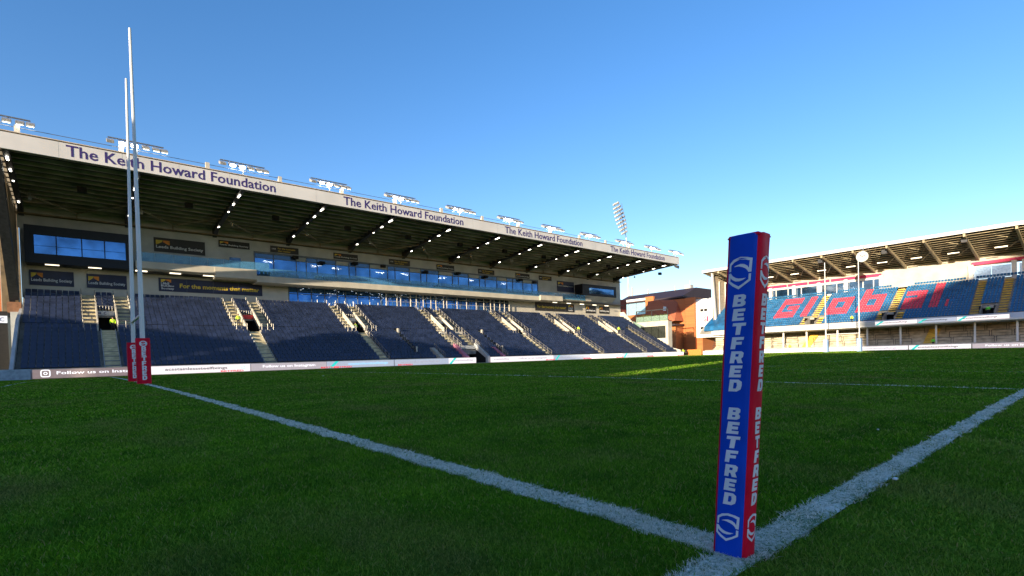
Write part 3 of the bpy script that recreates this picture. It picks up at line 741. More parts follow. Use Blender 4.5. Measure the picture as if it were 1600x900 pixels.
# projecting boxes left and right
def pbox(x0, x1, yf, z0, z1, panes, wz0, wz1, lab):
    o = MB()
    o.box(x0, x1, yf, 90.95, z0, wz0); o.box(x0, x1, yf, 90.95, wz1, z1); o.box(x0, panes[0], yf, 90.95, wz0, wz1); o.box(panes[-1], x1, yf, 90.95, wz0, wz1)
    for p in panes[1:-1]: o.box(p - .05, p + .05, yf + .02, yf + .3, wz0, wz1)
    o.box(panes[0], panes[-1], yf + 1.2, yf + 1.3, wz0, wz1)
    bx = o.build('projecting_room', mat('navy_cladding', (.007, .010, .018), .5, spec=.3), GS)
    for a_, b_ in zip(panes[:-1], panes[1:]):
        for za, zb in ((wz0, wz0 + (wz1 - wz0) * .42), (wz0 + (wz1 - wz0) * .44, wz1)):
            pm = MB(); pm.box(a_ + .06, b_ - .06, yf + .10, yf + .14, za, zb); link('window_pane', pm.mesh('window_pane', M_glass), bx)
pbox(-6.95, 3.75, 88.2, 14.70, 19.5, [-6.1, -3.9, -1.35, 1.05, 3.4], 15.9, 18.3, '')
pbox(98.2, 112.0, 88.2, 16.4, 19.35, [100.8, 111.2], 17.0, 18.5, '')
m = MB(); m.prism(99.5, 112.0, [(88.2, 16.38), (91.0, 16.38), (91.0, 14.5), (90.3, 14.6)]); m.build('sloped_soffit', M_wallg, GS)
m = MB(); m.box(117.4, 120.5, 91.2, 93.5, 8, 16.5); m.build('brick_return', mat('dark_brick', (.20, .045, .03), .8), GS)
# lamp tubes under the balcony
for x0 in (-5.1, -.75, 4.4, 8.5, 12.8, 22.0, 26.4, 31, 35.6, 40.2, 44.8, 49.4, 54, 58.6, 63.2, 67.8, 72.4, 77, 81.6, 88, 93, 98, 103, 108):
    z = 14.85 if x0 < 20 else 14.3
    m = MB(); m.box(x0, x0 + 1.4, 88.9, 89.1, z - .25, z - .1); m.build('tube_lamp', M_soft, GS)

# --- roof
RF = MB()
A_, B_ = (72.0, 23.72), (91.6, 21.95)
def zr(y): return A_[1] + (y - A_[0]) / (B_[0] - A_[0]) * (B_[1] - A_[1])
RF.prism(-8.5, 117.3, [(72.15, 24.6), (72.15, 24.9), (93, 23.2), (93, 22.9)]); roof = RF.build('roof', M_sheet, GS)
m = MB(); m.prism(-8.6, 117.35, [(71.95, 23.62), (71.95, 25.30), (72.25, 25.42), (72.25, 23.62)]); fas = m.build('fascia', M_fascia, roof)
m = MB(); m.box(-8.6, 117.36, 71.90, 72.3, 25.42, 25.50); m.build('gutter', mat('cream_flashing', (.50, .42, .32), .5), roof)
m = MB(); m.prism(117.35, 117.5, [(71.95, 23.62), (71.95, 25.40), (93, 23.4), (93, 22.3)]); m.build('verge', M_fascia, roof)
for k in range(12):                                   # purlins
    y = 73.2 + k * 1.52; m = MB(); m.box(-8.3, 117.1, y, y + .34, zr(y) + .25, zr(y) + .62); m.build('purlin', M_purlin, roof)
RX = [-7.25 + 11.07 * i for i in range(12)]
for k, x in enumerate(RX):
    m = MB(); m.prism(x - .28, x + .28, [(72.4, zr(72.4) - .02), (72.4, zr(72.4) + .85), (91, zr(91) + .85), (91, zr(91) - .9), (88.6, zr(88.6) - .25)])
    rf = m.build('rafter', M_dark, roof)
    for j in range(5):
        y = 74.6 + j * 3.35; m = MB(); m.box(x - .09, x + .09, y - .58, y + .58, zr(y) - .12 - (.12 if y > 87.5 else 0), zr(y) - .05)
        lm = m.build('roof_lamp', M_strip, rf)
    m = MB(); m.box(x + 1.0, x + 1.35, 84.5, 84.8, zr(84) - .9, zr(84) - .5); m.tube((x + 1.2, 84.6, zr(84) - .6), (x + 1.2, 84.6, zr(84) + .4), .03, 4); m.build('hanging_lamp', M_unlit, roof)
    m = MB(); m.box(x + 5.6, x + 6.5, 79.5, 80.1, zr(79.8) - .75, zr(79.8) - .1); m.build('roof_speaker', M_black, roof)
    if k < 11:
        m = MB(); m.tube((x, 84, zr(84)), (x + 5.5, 90, zr(90) - .1), .09, 5); m.tube((x + 11.07, 84, zr(84)), (x + 5.5, 90, zr(90) - .1), .09, 5); m.box(x + 5.45, x + 5.6, 90.7, 90.9, 21.2, 22.3); m.build('brace', M_purlin, roof)
m = MB(); m.box(-8.3, 117.1, 90.2, 91.0, 21.3, 21.45); m.build('wall_plate', M_clad, roof)
m = MB(); m.prism(116.2, 116.9, [(71.6, 22.4), (72.6, 22.9), (72.6, 23.5), (71.6, 23.2)]); m.build('corner_speaker', M_dark, roof)
for k in range(1, 23): parts('panel_joint', [(-8.6 + k * 5.47 - .02, -8.6 + k * 5.47 + .02, 71.944, 71.95, 23.64, 25.28)], M_wallg, fas)
for x0, x1 in ((-2.5, 18.8), (28.2, 49.5), (58.9, 80.2), (89.6, 110.9)):
    text('The Keith Howard Foundation', x1 - x0, 1.22, (x0, 71.94, 23.92), (1, 0, 0), (0, .0, 1), M_txt_navy, fas, bold=.012)
x = -6.3
while x < 100:
    parts('roof_post', [(x - .22, x + .22, 72.3, 72.7, 25.45, 26.35)], M_cream, roof); x += 8.62
m = MB(); m.tube((-8.5, 72.5, 26.15), (96, 72.5, 26.15), .035, 5); m.build('roof_cable', M_frame, roof)
# left gable: cladding and raking column
m = MB(); m.prism(-8.05, -7.75, [(79.0, 22.9), (91.2, 22.0), (91.2, 8.0), (89.6, 9.0)]); m.build('gable_cladding', M_clad, GS)
parts('gable_return', [(-9.6, -7.72, 93.6, 94.0, 8.0, 23.2)], M_clad, GS)
m = MB(); m.prism(-8.6, -7.7, [(73.6, 23.2), (76.2, 23.2), (90.9, 9.8), (89.7, 9.2)]); m.build('raking_column', M_dark, GS)
m = MB(); m.box(-8.8, -7.5, 88.6, 90.6, 8.3, 9.6); m.build('column_bracket', mat('rust_bracket', (.25, .12, .06), .7), GS)
m = MB(); m.box(-8.5, -7.6, 88.0, 90.4, 0, 8.3); m.build('column_base', M_wallg, GS)

# ------------------------------------------------------------------ floodlight clusters on the roof
def flood_proto():
    root = empty('floodlight', (0, 0, 0))
    m = MB(); m.tube((-2.65, 0, .55), (2.65, 0, .55), .05, 6); m.tube((-2.65, .45, .62), (2.65, .45, .62), .035, 6); m.build('bar', M_frame, root)
    m = MB(); m.tube((0, .1, -1.3), (0, .1, .6), .08, 6); m.tube((0, .1, -.6), (1.0, .1, .5), .04, 5); m.tube((0, .1, -.6), (-1.0, .1, .5), .04, 5); m.build('mast', M_frame, root)
    for i, x in enumerate((-2.45, -1.35, -.25, .85, 1.85, 2.65)):
        m = MB(); m.prism(x - .34, x + .34, [(-.75, -.05), (.15, .42), (.35, .30), (.30, .10), (-.60, -.30)])
        h = m.build('lamp_housing', M_unlit, root)
        m = MB(); m.add([(x - .29, -.66, -.335), (x + .29, -.66, -.335), (x + .29, .12, .01), (x - .29, .12, .01)], [(0, 1, 2, 3)])
        if i in (1, 2): m.add([(x - .30, -.77, -.04), (x + .30, -.77, -.04), (x + .30, -.62, -.30), (x - .30, -.62, -.30)], [(0, 3, 2, 1)])
        m.build('lit_face', M_lamp if i in (1, 2) else (M_lamp2 if i else M_unlit), h)
    return root
fp = flood_proto()
FL = [-7.9, 3.8, 15.1, 26.5, 38.0, 49.4, 60.7, 72.0, 83.4, 95.4, 106.6, 117.0]
ordw = ['above the left gable of the roof', 'behind the near goal posts', 'second to the right of the near goal posts', 'above the gap between the first and second roof lettering', 'above the left half of the second roof lettering', 'at the end of the second roof lettering', 'above the start of the third roof lettering', 'above the middle of the third roof lettering', 'just past the third roof lettering', 'by the tall floodlight mast, over the last roof lettering', 'second from the far right end of the roof', 'at the far right end of the roof']
for k, (x, lb) in enumerate(zip(FL, ordw)):
    o = fp if k == 0 else copy_tree(fp); o.location = (x, 72.7, 26.65)
    tag(o, 'row of floodlights ' + lb, 'floodlight', 'floodlight rows along the grandstand roof')

# ------------------------------------------------------------------ sponsor signs on the stand
def sign(x0, x1, z0, z1, label, kind, mt=M_navy, y=90.9, group='dark sponsor signs on the grandstand wall'):
    root = empty('sign', ((x0 + x1) / 2, y, z0), label=label, cat='sign', group=group)
    m = MB(); m.box(x0, x1, y, y + .09, z0, z1); bd = m.build('board', mt, root)
    W, H = x1 - x0, z1 - z0; f = y - .012
    def house(hx, hz, hw, hh):
        m = MB(); m.prism(f - .01, f + .01, [(hx, hz), (hx, hz + hh), (hx + hw * .5, hz + hh), (hx + hw * .42, hz + hh * .55), (hx + hw * .1, hz)], axis=1); m.build('logo', M_gold, root)
        m = MB(); m.prism(f - .01, f + .01, [(hx + hw, hz), (hx + hw, hz + hh), (hx + hw * .52, hz + hh), (hx + hw * .5, hz + hh * .6), (hx + hw * .9, hz)], axis=1); m.build('logo', M_orange, root)
    X_, Z_ = (1, 0, 0), (0, 0, 1)
    if kind == 'lbs':
        house(x0 + W * .04, z0 + H * .52, W * .26, H * .30); text('Leeds Building Society', W * .92, H * .27, (x0 + W * .04, f, z0 + H * .20), X_, Z_, M_txtw, root, bold=.02)
    elif kind == 'long':
        house(x0 + W * .02, z0 + H * .68, W * .09, H * .22)
        for i, s in enumerate(('Leeds', 'Building', 'Society')): text(s, W * (.075 if i == 0 else .115), H * .18, (x0 + W * .02, f, z0 + H * (.50 - .20 * i)), X_, Z_, M_txtw, root, bold=.03)
        text('For the moments that matter', W * .78, H * .34, (x0 + W * .185, f, z0 + H * .30), X_, Z_, M_gold, root, bold=.03)
    elif kind == 'longr':
        text('For the moments that matter', W * .72, H * .34, (x0 + W * .05, f, z0 + H * .32), X_, Z_, M_gold, root, bold=.03)
        house(x0 + W * .84, z0 + H * .62, W * .12, H * .24)
        for i, s in enumerate(('Leeds', 'Building', 'Society')): text(s, W * .12, H * .15, (x0 + W * .84, f, z0 + H * (.45 - .17 * i)), X_, Z_, M_txtw, root, bold=.03)
    elif kind == 'mom':
        text('For the moments', W * .62, H * .24, (x0 + W * .26, f, z0 + H * .54), X_, Z_, M_gold, root, bold=.02)
        text('that matter', W * .45, H * .24, (x0 + W * .26, f, z0 + H * .16), X_, Z_, M_gold, root, bold=.02)
        text('Leeds', W * .14, H * .2, (x0 + W * .05, f, z0 + H * .45), X_, Z_, M_txtw, root, bold=.02)
    elif kind == 'big':
        house(x0 + W * .05, z0 + H * .66, W * .3, H * .22); text('Leeds Building Society', W * .9, H * .13, (x0 + W * .05, f, z0 + H * .48), X_, Z_, M_txtw, root, bold=.02)
    for i in range(1, int(W / 3.4)):
        m = MB(); xx = x0 + W * i / int(W / 3.4); m.box(xx - .015, xx + .015, y - .004, y, z0, z1); m.build('panel_joint', M_frame, root)
sign(-6.75, -2.3, 12.15, 14.15, 'navy building society sign at the far left under the projecting dark window box', 'lbs')
sign(-.95, 3.5, 12.15, 14.1, 'navy building society sign just left of the goal posts on the lower wall', 'lbs')
sign(7.3, 21.6, 12.2, 14.18, 'long navy sign with gold slogan above the left seats', 'long')
sign(6.9, 13.5, 18.06, 20.15, 'largest navy sign high on the upper wall right of the goal posts', 'lbs', M_blacksign)
small = [(15.4, 19.9, 'lbs', 'right of the largest upper sign'), (23.1, 27.7, 'mom', 'over the first upper balcony windows'), (33.9, 38.5, 'lbs', 'second above the balcony windows'), (44.9, 49.5, 'mom', 'third above the balcony windows'), (55.8, 60.2, 'lbs', 'fourth above the balcony windows'), (66.6, 71.2, 'mom', 'fifth above the balcony windows'), (77.7, 82.1, 'lbs', 'above the right end of the balcony windows'), (85.3, 89.6, 'mom', 'beside the big coloured sign on the right')]
for a_, b_, kd, lb in small: sign(a_, b_, 19.72, 20.8, 'small black sponsor sign ' + lb, kd, M_blacksign, y=90.85)
sign(91.6, 97.9, 17.28, 20.0, 'big square navy sign with orange logo left of the right projecting box', 'big')
sign(83.8, 97.8, 12.14, 14.2, 'long black sign with gold slogan on the cream wall at the right', 'longr', M_blacksign)
sign(102.3, 106.4, 12.12, 14.2, 'left of two black signs at the right end of the cream wall', 'lbs', M_blacksign)
sign(107.9, 112.2, 12.19, 14.25, 'right of two black signs at the right end of the cream wall', 'lbs', M_blacksign)

# ------------------------------------------------------------------ advertising boards
def board(x0, x1, label, bg_, words=(), T='Y', pos=71.3, z0=.04, z1=.98, slash=None, redtag=None):
    """words: (text, fraction start, fraction width, material)"""
    if T == 'Y': X_, o_ = (1, 0, 0), lambda f, z, e=0: (x0 + (x1 - x0) * f, pos - .06 - e, z)
    else: X_, o_ = (0, -1, 0), lambda f, z, e=0: (pos - .06 - e, x0 + (x1 - x0) * f, z)
    W = abs(x1 - x0)
    root = empty('advertising_board', o_(.5, 0), label=label, cat='advertising board', group='lit advertising boards round the pitch')
    m = MB()
    if T == 'Y': m.box(x0, x1, pos - .05, pos + .1, z0, z1)
    else: m.box(pos - .05, pos + .1, x0, x1, z0, z1)
    m.build('screen', bg_, root); H = z1 - z0
    m = MB()
    if T == 'Y': m.box(x0, x1, pos - .055, pos + .12, z1 + .001, z1 + .05)
    else: m.box(pos - .055, pos + .12, x0, x1, z1 + .001, z1 + .05)
    m.build('top_rail', M_rail, root)
    for s, f, wf, mm in words: text(s, W * wf, H * .46, o_(f, z0 + H * .30), X_, (0, 0, 1), mm, root, bold=.015)
    if slash is not None:
        f = slash; me = shape([[(0, 0), (.5, 0), (1.5, H), (1.0, H)]], .002); me.materials.append(M_ledt); me.transform(frame_mat(o_(f, z0), X_, (0, 0, 1))); link('slash_mark', me, root)
    if redtag is not None: text('BETFRED', 2.6, .2, o_(redtag, z0 + .02, .004), X_, (0, 0, 1), M_ledr, root, bold=.03)
    return root
FU = 'Follow us on Instagram'
r0 = board(-5.9, 3.95, 'taupe lit board with white follow us lettering left of the goal pads', M_led2, [(FU, .19, .8, M_ledw)])
for k, lp in enumerate([[(0, 0), (1, 0), (1, 1), (0, 1)]]):
    def rr(c, r, n=20): return [(c[0] + r * math.copysign(abs(math.cos(2 * math.pi * i / n)) ** .5, math.cos(2 * math.pi * i / n)), c[1] + r * math.copysign(abs(math.sin(2 * math.pi * i / n)) ** .5, math.sin(2 * math.pi * i / n))) for i in range(n)]
    me = shape([rr((.4, .4), .40), rr((.4, .4), .30)], .002); me.materials.append(M_ledw); me.transform(frame_mat((-5.3, 71.23, .16), (1, 0, 0), (0, 0, 1))); link('camera_icon', me, r0)
    c = lambda r: [(.4 + r * math.cos(2 * math.pi * i / 16), .4 + r * math.sin(2 * math.pi * i / 16)) for i in range(16)]
    me = shape([c(.17), c(.09)], .002); me.materials.append(M_ledw); me.transform(frame_mat((-5.3, 71.23, .16), (1, 0, 0), (0, 0, 1))); link('camera_icon', me, r0)
board(4.15, 14.7, 'white lit board with dark steel fixings lettering right of the goal pads', M_led, [('acsstainlesssteelfixings', .13, .62, M_ledk), ('ACS', .90, .05, M_ledb)], redtag=.68)
board(14.85, 24.6, 'pinkish lit board with pale follow us lettering by the second stairs', mat('led_panel_rose', (.5, .45, .44), .5, emit=(.70, .56, .53), es=.24, col2=(.6, .5, .5)), [(FU, .14, .70, M_ledw)], redtag=.92)
board(24.7, 35.1, 'pale board with teal slash and blue lettering under the third bay', M_led3, [('acsstainlesssteelfixings', .30, .60, M_ledb)], slash=.02, redtag=.1)
board(35.3, 45.2, 'pale blue lit board left of the tunnel', M_led3, [('acsstainlesssteelfixings', .10, .72, M_ledg)], redtag=.05)
board(45.3, 50.9, 'short white board immediately left of the tunnel mouth', M_led, [('acsstainlesssteelfixings', .14, .75, M_ledg)], slash=.0)
board(54.2, 59.4, 'short white board immediately right of the tunnel mouth', M_led, [('acsstainlesssteelfixings', .12, .7, M_ledg)])
segs = [(59.5, 70), (70.2, 81), (81.2, 92), (92.2, 104), (104.2, 117.5)]
for k, (a_, b_) in enumerate(segs):
    board(a_, b_, 'distant pale lit board, number %s from the tunnel towards the far corner' % ('two three four five six'.split()[k]), [M_led, M_led3][k % 2], [((FU, 'acsstainlesssteelfixings')[k % 2], .12, .7, M_ledg)], slash=.02 if k % 2 else None, redtag=.8)
m = MB(); m.box(-9.4, -6.05, 71.25, 71.5, -.02, 1.06); tag(m.build('low_wall', mat('bluegrey_wall', (.32, .38, .45), .7)), 'plain blue-grey wall left of the first lit board', 'wall')
ew = [(68, 55.0), (54.8, 44.0), (43.8, 34.4), (34.2, 25.1), (24.9, 15.8), (15.6, 4.0)]
elab = ['furthest left lit board below the end stand', 'lit board below the end stand left of the far goal', 'lit board behind the far goal posts', 'lit board below the end stand just right of the far goal', 'bright white lit board below the yellow steps of the end stand', 'dull lit board at the far right below the end stand']
for k, (a_, b_) in enumerate(ew):
    board(a_, b_, elab[k], [M_led3, M_led, M_led3, M_led, M_led, mat('led_panel_rose', (1, 1, 1))][k], [((FU if k == 5 else 'acsstainlesssteelfixings'), .15, .65, M_ledg if k < 4 else (M_ledk if k == 4 else M_ledw))], T='X', pos=121.4, slash=.02 if k == 4 else None)

# ------------------------------------------------------------------ end stand
ES = empty('end_stand', (122, 35, 0), label='two tier end stand with blue and pink seats above a concrete terrace', cat='grandstand')
Y0, Y1 = 3.0, 62.0
NR = 15; ER = [(123.3 + .80 * i, 6.05 + .50 * i) for i in range(NR)]
EC = [43.3, 28.7, 13.9]
def ecuts(k):
    c = []
    for yc in EC:
        if yc == 13.9:
            if k < 4: c.append((yc - 2.6, yc + 2.5))
            else: c += [(yc - 2.6, yc - 1.3), (yc + 1.2, yc + 2.5)]
        else:
            if k < 4: c.append((yc - 2.3, yc + 2.3))
            else: c.append((yc - .5, yc + .8))
    return sorted(c)
m = MB(SWAP)
for k, (x, z) in enumerate(ER):
    hole = [(yc - 1.0, yc + 1.0) for yc in sorted(EC) if k < 4]
    for a_, b_ in spans(Y0, 70, hole): m.box(a_, b_, x, x + .8 if k < NR - 1 else 140, z - .6, z)
m.build('terrace_steps', M_conc_dk, ES)
ME_SB = seat_mesh(M_seatb, SWAP, wd=.42, h=.42, br=M_bracket); ME_SP = seat_mesh(M_seatp, SWAP, wd=.42, h=.42, br=M_bracket)
ME_SB.name = 'seat_blue'; ME_SP.name = 'seat_pink'
def pinkseat(y, z):
    """Global. picked out in pink seats: rectangles in (left edge, right edge, low, high)"""
    r = z - .0
    Rct = [  # G
        (52.6, 48.0, 12.0, 13.1), (52.6, 51.4, 8.4, 13.1), (52.6, 48.0, 8.4, 9.4), (49.1, 48.0, 8.4, 10.9), (50.4, 48.0, 10.2, 10.9),
        (46.4, 44.9, 8.4, 13.1),
        (41.5, 40.2, 8.4, 12.1), (38.5, 37.2, 8.4, 12.1), (41.5, 37.2, 8.4, 9.3), (41.5, 37.2, 11.3, 12.1),
        (35.5, 34.2, 8.4, 13.3), (32.4, 31.1, 8.4, 12.1), (35.5, 31.1, 8.4, 9.3), (35.5, 31.1, 11.3, 12.1),
        (25.2, 23.9, 8.4, 12.1), (27.5, 23.9, 11.3, 12.1), (27.5, 26.2, 8.4, 10.6), (27.5, 23.9, 8.4, 9.3), (27.5, 23.9, 9.9, 10.7),
        (22.7, 21.4, 8.4, 13.3), (20.6, 19.7, 8.4, 9.4)]
    return any(b_ <= y <= a_ and lo <= z + .45 <= hi + .2 for a_, b_, lo, hi in Rct)
items = []
for k, (x, z) in enumerate(ER):
    for a_, b_ in spans(Y0, Y1 + (k * .3), ecuts(k)):
        n = int((b_ - a_) / .5)
        for i in range(n):
            y = a_ + .5 * (i + .5); items.append(((x, y, z), ME_SP if pinkseat(y, z) else ME_SB))
# an extra raised row of pale seats along the back
for a_, b_ in ((8, 17), (18.5, 27), (31, 35), (36.2, 42), (44, 50), (51, 60)):
    n = int((b_ - a_) / .5)
    for i in range(n): items.append(((136.0, a_ + .5 * (i + .5), 13.75), ME_SB))
put_seats(items, ME_SB, ES)
for yc in EC:
    if yc == 13.9: fl = [(-2.55, -1.35, 0, 15), (1.25, 2.45, 0, 15)]
    else: fl = [(-2.25, -1.05, 0, 4), (1.05, 2.25, 0, 4), (-.45, .75, 4, 15)]
    for s0, s1, r0_, r1_ in fl:
        x0 = 123.3 + .8 * r0_; x1 = 123.3 + .8 * r1_; flight(yc + s0, yc + s1, x0, 6.05 + .5 * r0_ - .35, x1, 6.05 + .5 * r1_ - .35 + .1, (r1_ - r0_) * 2, mt=M_yel, parent=ES, T=SWAP)
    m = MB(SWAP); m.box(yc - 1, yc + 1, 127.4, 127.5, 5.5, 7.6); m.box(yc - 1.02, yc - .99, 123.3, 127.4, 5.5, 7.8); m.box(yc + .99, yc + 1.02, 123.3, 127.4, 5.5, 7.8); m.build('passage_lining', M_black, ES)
    m = MB(SWAP); m.box(yc - 1.05, yc + 1.05, 126.3, 126.45, 7.5, 7.9); m.build('passage_lintel', M_conc, ES)
    m = MB(SWAP); m.prism(yc - 1.05, yc - .95, [(123.4, 6.0), (126.5, 6.0), (126.5, 8.2), (123.4, 6.9)]); m.prism(yc + .95, yc + 1.05, [(123.4, 6.0), (126.5, 6.0), (126.5, 8.2), (123.4, 6.9)]); m.build('parapet_wall', M_conc, ES)
# deck edge, its lit boards, the beam and columns
m = MB(SWAP); m.prism(8.9, 66.0, [(122.05, 5.0), (122.05, 5.3), (123.3, 6.3), (123.3, 5.2), (131, 5.3), (131, 4.9), (123, 4.85)]); m.build('deck_edge', M_fascia, ES)
m = MB(SWAP); m.box(10.7, 66, 122.0, 122.1, 5.3, 6.0); m.build('deck_parapet', M_wallg, ES)
for a_, b_, lb, mm in ((30.5, 23.7, 'left bright strip board on the upper deck edge of the end stand', M_led), (23.6, 17.9, 'middle dull strip board on the upper deck edge of the end stand', M_led3), (17.8, 10.8, 'right bright strip board on the upper deck edge of the end stand', M_led)):
    board(a_, b_, lb, mm, [('acsstainlesssteelfixings', .12, .66, M_ledk)], T='X', pos=121.9, z0=5.25, z1=5.98, slash=.0)
for y in (60, 54.6, 49.2, 44.2, 38.0, 32.5, 26.8, 21.2, 15.6, 10.0, 4.4):
    m = MB(); m.box(124.0, 124.3, y - .14, y + .14, 1.0, 5.0); m.build('column', M_white, ES)
# lower standing terrace
TR = [(122.6 + .75 * i, .55 + .36 * i) for i in range(11)]
m = MB(SWAP)
for k, (x, z) in enumerate(TR): m.box(0, 67, x, x + .76 if k < 10 else 134, z - .5, z)
m.build('standing_terrace', mat('terrace_stone', (.47, .41, .30), .85, noise=.2, scale=.8), ES)
m = MB(SWAP); m.box(0, 67, 131, 131.3, 3, 5.0); m.build('terrace_rear_wall', mat('terrace_stone', (1, 1, 1)), ES)
for i, row in enumerate((2, 5, 8)):
    x, z = TR[row]; y = 1.0 + i * .9
    while y < 66:
        w_ = 2.7
        if not any(abs(y + w_ / 2 - s) < 1.9 for s in (22.4, 44.5)):
            m = MB(SWAP); m.tube((y, x, z + 1.05), (y + w_, x, z + 1.05), .045, 5); m.tube((y, x, z), (y, x, z + 1.05), .045, 5); m.tube((y + w_, x, z), (y + w_, x, z + 1.05), .045, 5); m.tube((y, x, z + .5), (y + w_, x, z + .5), .03, 5)
            m.build('crush_barrier', M_dark, ES)
        y += 3.0
for yc, wd in ((22.4, 1.7), (44.5, 1.7)): flight(yc - wd / 2, yc + wd / 2, 122.5, .3, 130, 4.2, 18, mt=M_yel, parent=ES, T=SWAP)
m = MB(SWAP); m.box(0, 68, 122.3, 122.5, -.1, 1.2); m.build('front_wall', M_conc, ES)
# rear wall, windows, columns, coloured band
XB = 139.5
m = MB(SWAP); m.box(27.0, 33.5, XB, XB + .4, 13.2, 18.6); m.box(18.2, 27.0, XB, XB + .4, 13.2, 18.2); m.box(0, 68, XB, XB + .4, 12.9, 14.1); m.box(0, 68, XB + .42, XB + .6, 16.9, 18.9); m.build('rear_wall', M_cream, ES)
m = MB(SWAP)
m.box(33.5, 68, XB + .5, XB + .6, 14.0, 17.0); m.build('dark_interior', M_blacksign, ES)
m = MB(SWAP); m.box(33.5, 60, XB - .05, XB + .2, 16.55, 17.05); m.box(33.5, 60, XB - .04, XB + .2, 14.0, 14.15)
for y in (35.2, 37.3, 41.0, 42.8, 46.2, 47.0, 50.8, 54, 57, 60): m.box(y - .08, y + .08, XB - .03, XB + .2, 14.1, 16.6)
m.build('window_frame', M_white, ES)
for y0, y1 in ((33.6, 35.1), (35.3, 37.2), (37.4, 40.4), (41.1, 42.7), (42.9, 46.1), (47.1, 50.7), (50.9, 53.9), (54.1, 56.9), (57.1, 59.9)):
    m = MB(SWAP); m.box(y0, y1, XB + .1, XB + .13, 14.15, 16.55); m.build('window_pane', M_glassd, ES)
M_skyglass = mat('pale_glass', (.30, .42, .58), .1, metal=.3, spec=.8)
for y0, y1 in ((15.1, 17.9), (12.2, 15.0), (9.0, 11.0), (6.0, 8.9)):
    m = MB(SWAP); m.box(y0, y1, XB + .1, XB + .13, 14.2, 16.6); m.build('window_pane', M_skyglass, ES)
for y in (10.2, 16.6 - 4.9 + 0.0, 18.1, 33.6, 40.7, 46.6, 52.4, 58.2):
    m = MB(SWAP); m.box(y - .38, y + .38, XB - .6, XB - .1, 13.6, 17.2); m.build('column', M_white, ES)
y = 4.0
for y0, y1 in ((4, 10), (10.2, 18.0), (33.6, 38.5), (38.8, 44), (44.3, 49), (49.3, 54), (54.3, 60)):
    m = MB(SWAP); m.box(y0, y1, XB - .2, XB - .12, 17.1, 17.75); m.build('magenta_band', M_pink, ES)
# roof
er_a, er_b = (124.0, 21.25), (141.0, 18.15)
def ze(x): return er_a[1] + (x - er_a[0]) / (er_b[0] - er_a[0]) * (er_b[1] - er_a[1])
m = MB(SWAP); m.prism(9.4, 69.2, [(124.1, 21.9), (124.1, 22.1), (142, 19.1), (142, 18.9)]); eroof = m.build('roof', mat('dark_soffit', (.022, .02, .018), .9), ES)
m = MB(); m.add([(124.1, 9.4, 21.9), (142, 9.4, 18.9), (142, -6, 18.9), (131, -6, 20.8), (124.1, 9.4, 22.1), (142, 9.4, 19.1), (142, -6, 19.1), (131, -6, 21.0)], [(0, 1, 2, 3), (4, 7, 6, 5), (0, 3, 7, 4), (3, 2, 6, 7), (1, 5, 6, 2)]); m.build('roof_return', M_sheet, eroof)
m = MB(SWAP); m.prism(9.4, 69.2, [(123.95, 21.5), (123.95, 22.15), (124.2, 22.2), (124.2, 21.5)]); m.build('fascia', M_fascia, eroof)
m = MB(); m.add([(123.95, 9.4, 21.5), (131, -6, 20.6), (131, -6, 21.2), (123.95, 9.4, 22.15), (124.2, 9.5, 21.5), (131.2, -5.9, 20.6), (131.2, -5.9, 21.2), (124.2, 9.5, 22.15)], [(0, 1, 2, 3), (4, 7, 6, 5), (3, 2, 6, 7), (0, 4, 5, 1)]); m.build('fascia', M_fascia, eroof)
m = MB(SWAP); m.prism(69.0, 69.3, [(124, 21.5), (124, 22.15), (131, 21.2), (136, 20.4), (136, 19.8)]); m.build('verge', M_fascia, eroof)
for k in range(13):
    x = 125.2 + k * 1.28; m = MB(SWAP); m.box(5, 69, x, x + .20, ze(x) + .20, ze(x) + .34); m.build('purlin', M_tan, eroof)
for y in (65, 59, 53, 47.0, 41.0, 35.0, 29.0, 23.0, 17.0, 10.0):
    m = MB(SWAP); m.prism(y - .17, y + .17, [(124.3, ze(124.3) - .25), (124.3, ze(124.3) + .3), (141, ze(141) + .3), (141, ze(141) - .35)]); m.build('rafter', M_tan, eroof)
    m = MB(SWAP); m.tube((y, 131, ze(131) + .05), (y + 2.6, 136, ze(136)), .09, 5); m.tube((y, 131, ze(131) + .05), (y + 3, 127, ze(127) + .05), .07, 5); m.build('brace', M_tan, eroof)
    m = MB(SWAP); m.box(y + 2.0, y + 3.8, 133, 133.2, ze(133) - .35, ze(133) - .2); m.build('tube_lamp', M_soft, eroof)
for y in (41, 29.0, 16.4):
    m = MB(SWAP); m.box(y + .4, y + 1.3, 126, 126.8, ze(126) - .7, ze(126) + .1); m.build('roof_speaker', M_dark, eroof)
# glazed windbreak and slanted column at the left end
m = MB(); m.prism(67.0, 67.35, [(125.0, 21.3), (125.7, 21.3), (127.2, 8), (126.5, 8)], axis=1); m.build('raking_column', M_white, ES)
m = MB(); m.prism(69.6, 70.2, [(123.0, 21.6), (124, 21.6), (124.2, 6.5), (123.6, 6.5)], axis=1)
for k, x in enumerate((126.2, 129.4, 132.6, 135.8)):
    m = MB(); m.prism(67.5, 67.56, [(x - .2 + .06, 8.0 + (x - 126) * .55), (x + 2.95, 8.0 + (x + 3 - 126) * .55), (x + 2.95, ze(x + 3)), (x - .14, ze(x))], axis=1); m.build('screen_panel', mat('ribbed_screen', (.46, .38, .28), .6, noise=.15), ES)
for x in (129.3, 132.5): m = MB(); m.box(x, x + .15, 67.3, 67.5, 9, 19.5); m.build('screen_post', M_white, ES)
m = MB(); m.prism(62.0, 68.5, [(122.9, 6.2), (123.2, 7.4), (134, 13.6), (134, 13.0), (124, 5.9)], axis=1); m.build('side_seating', M_seatb, ES)

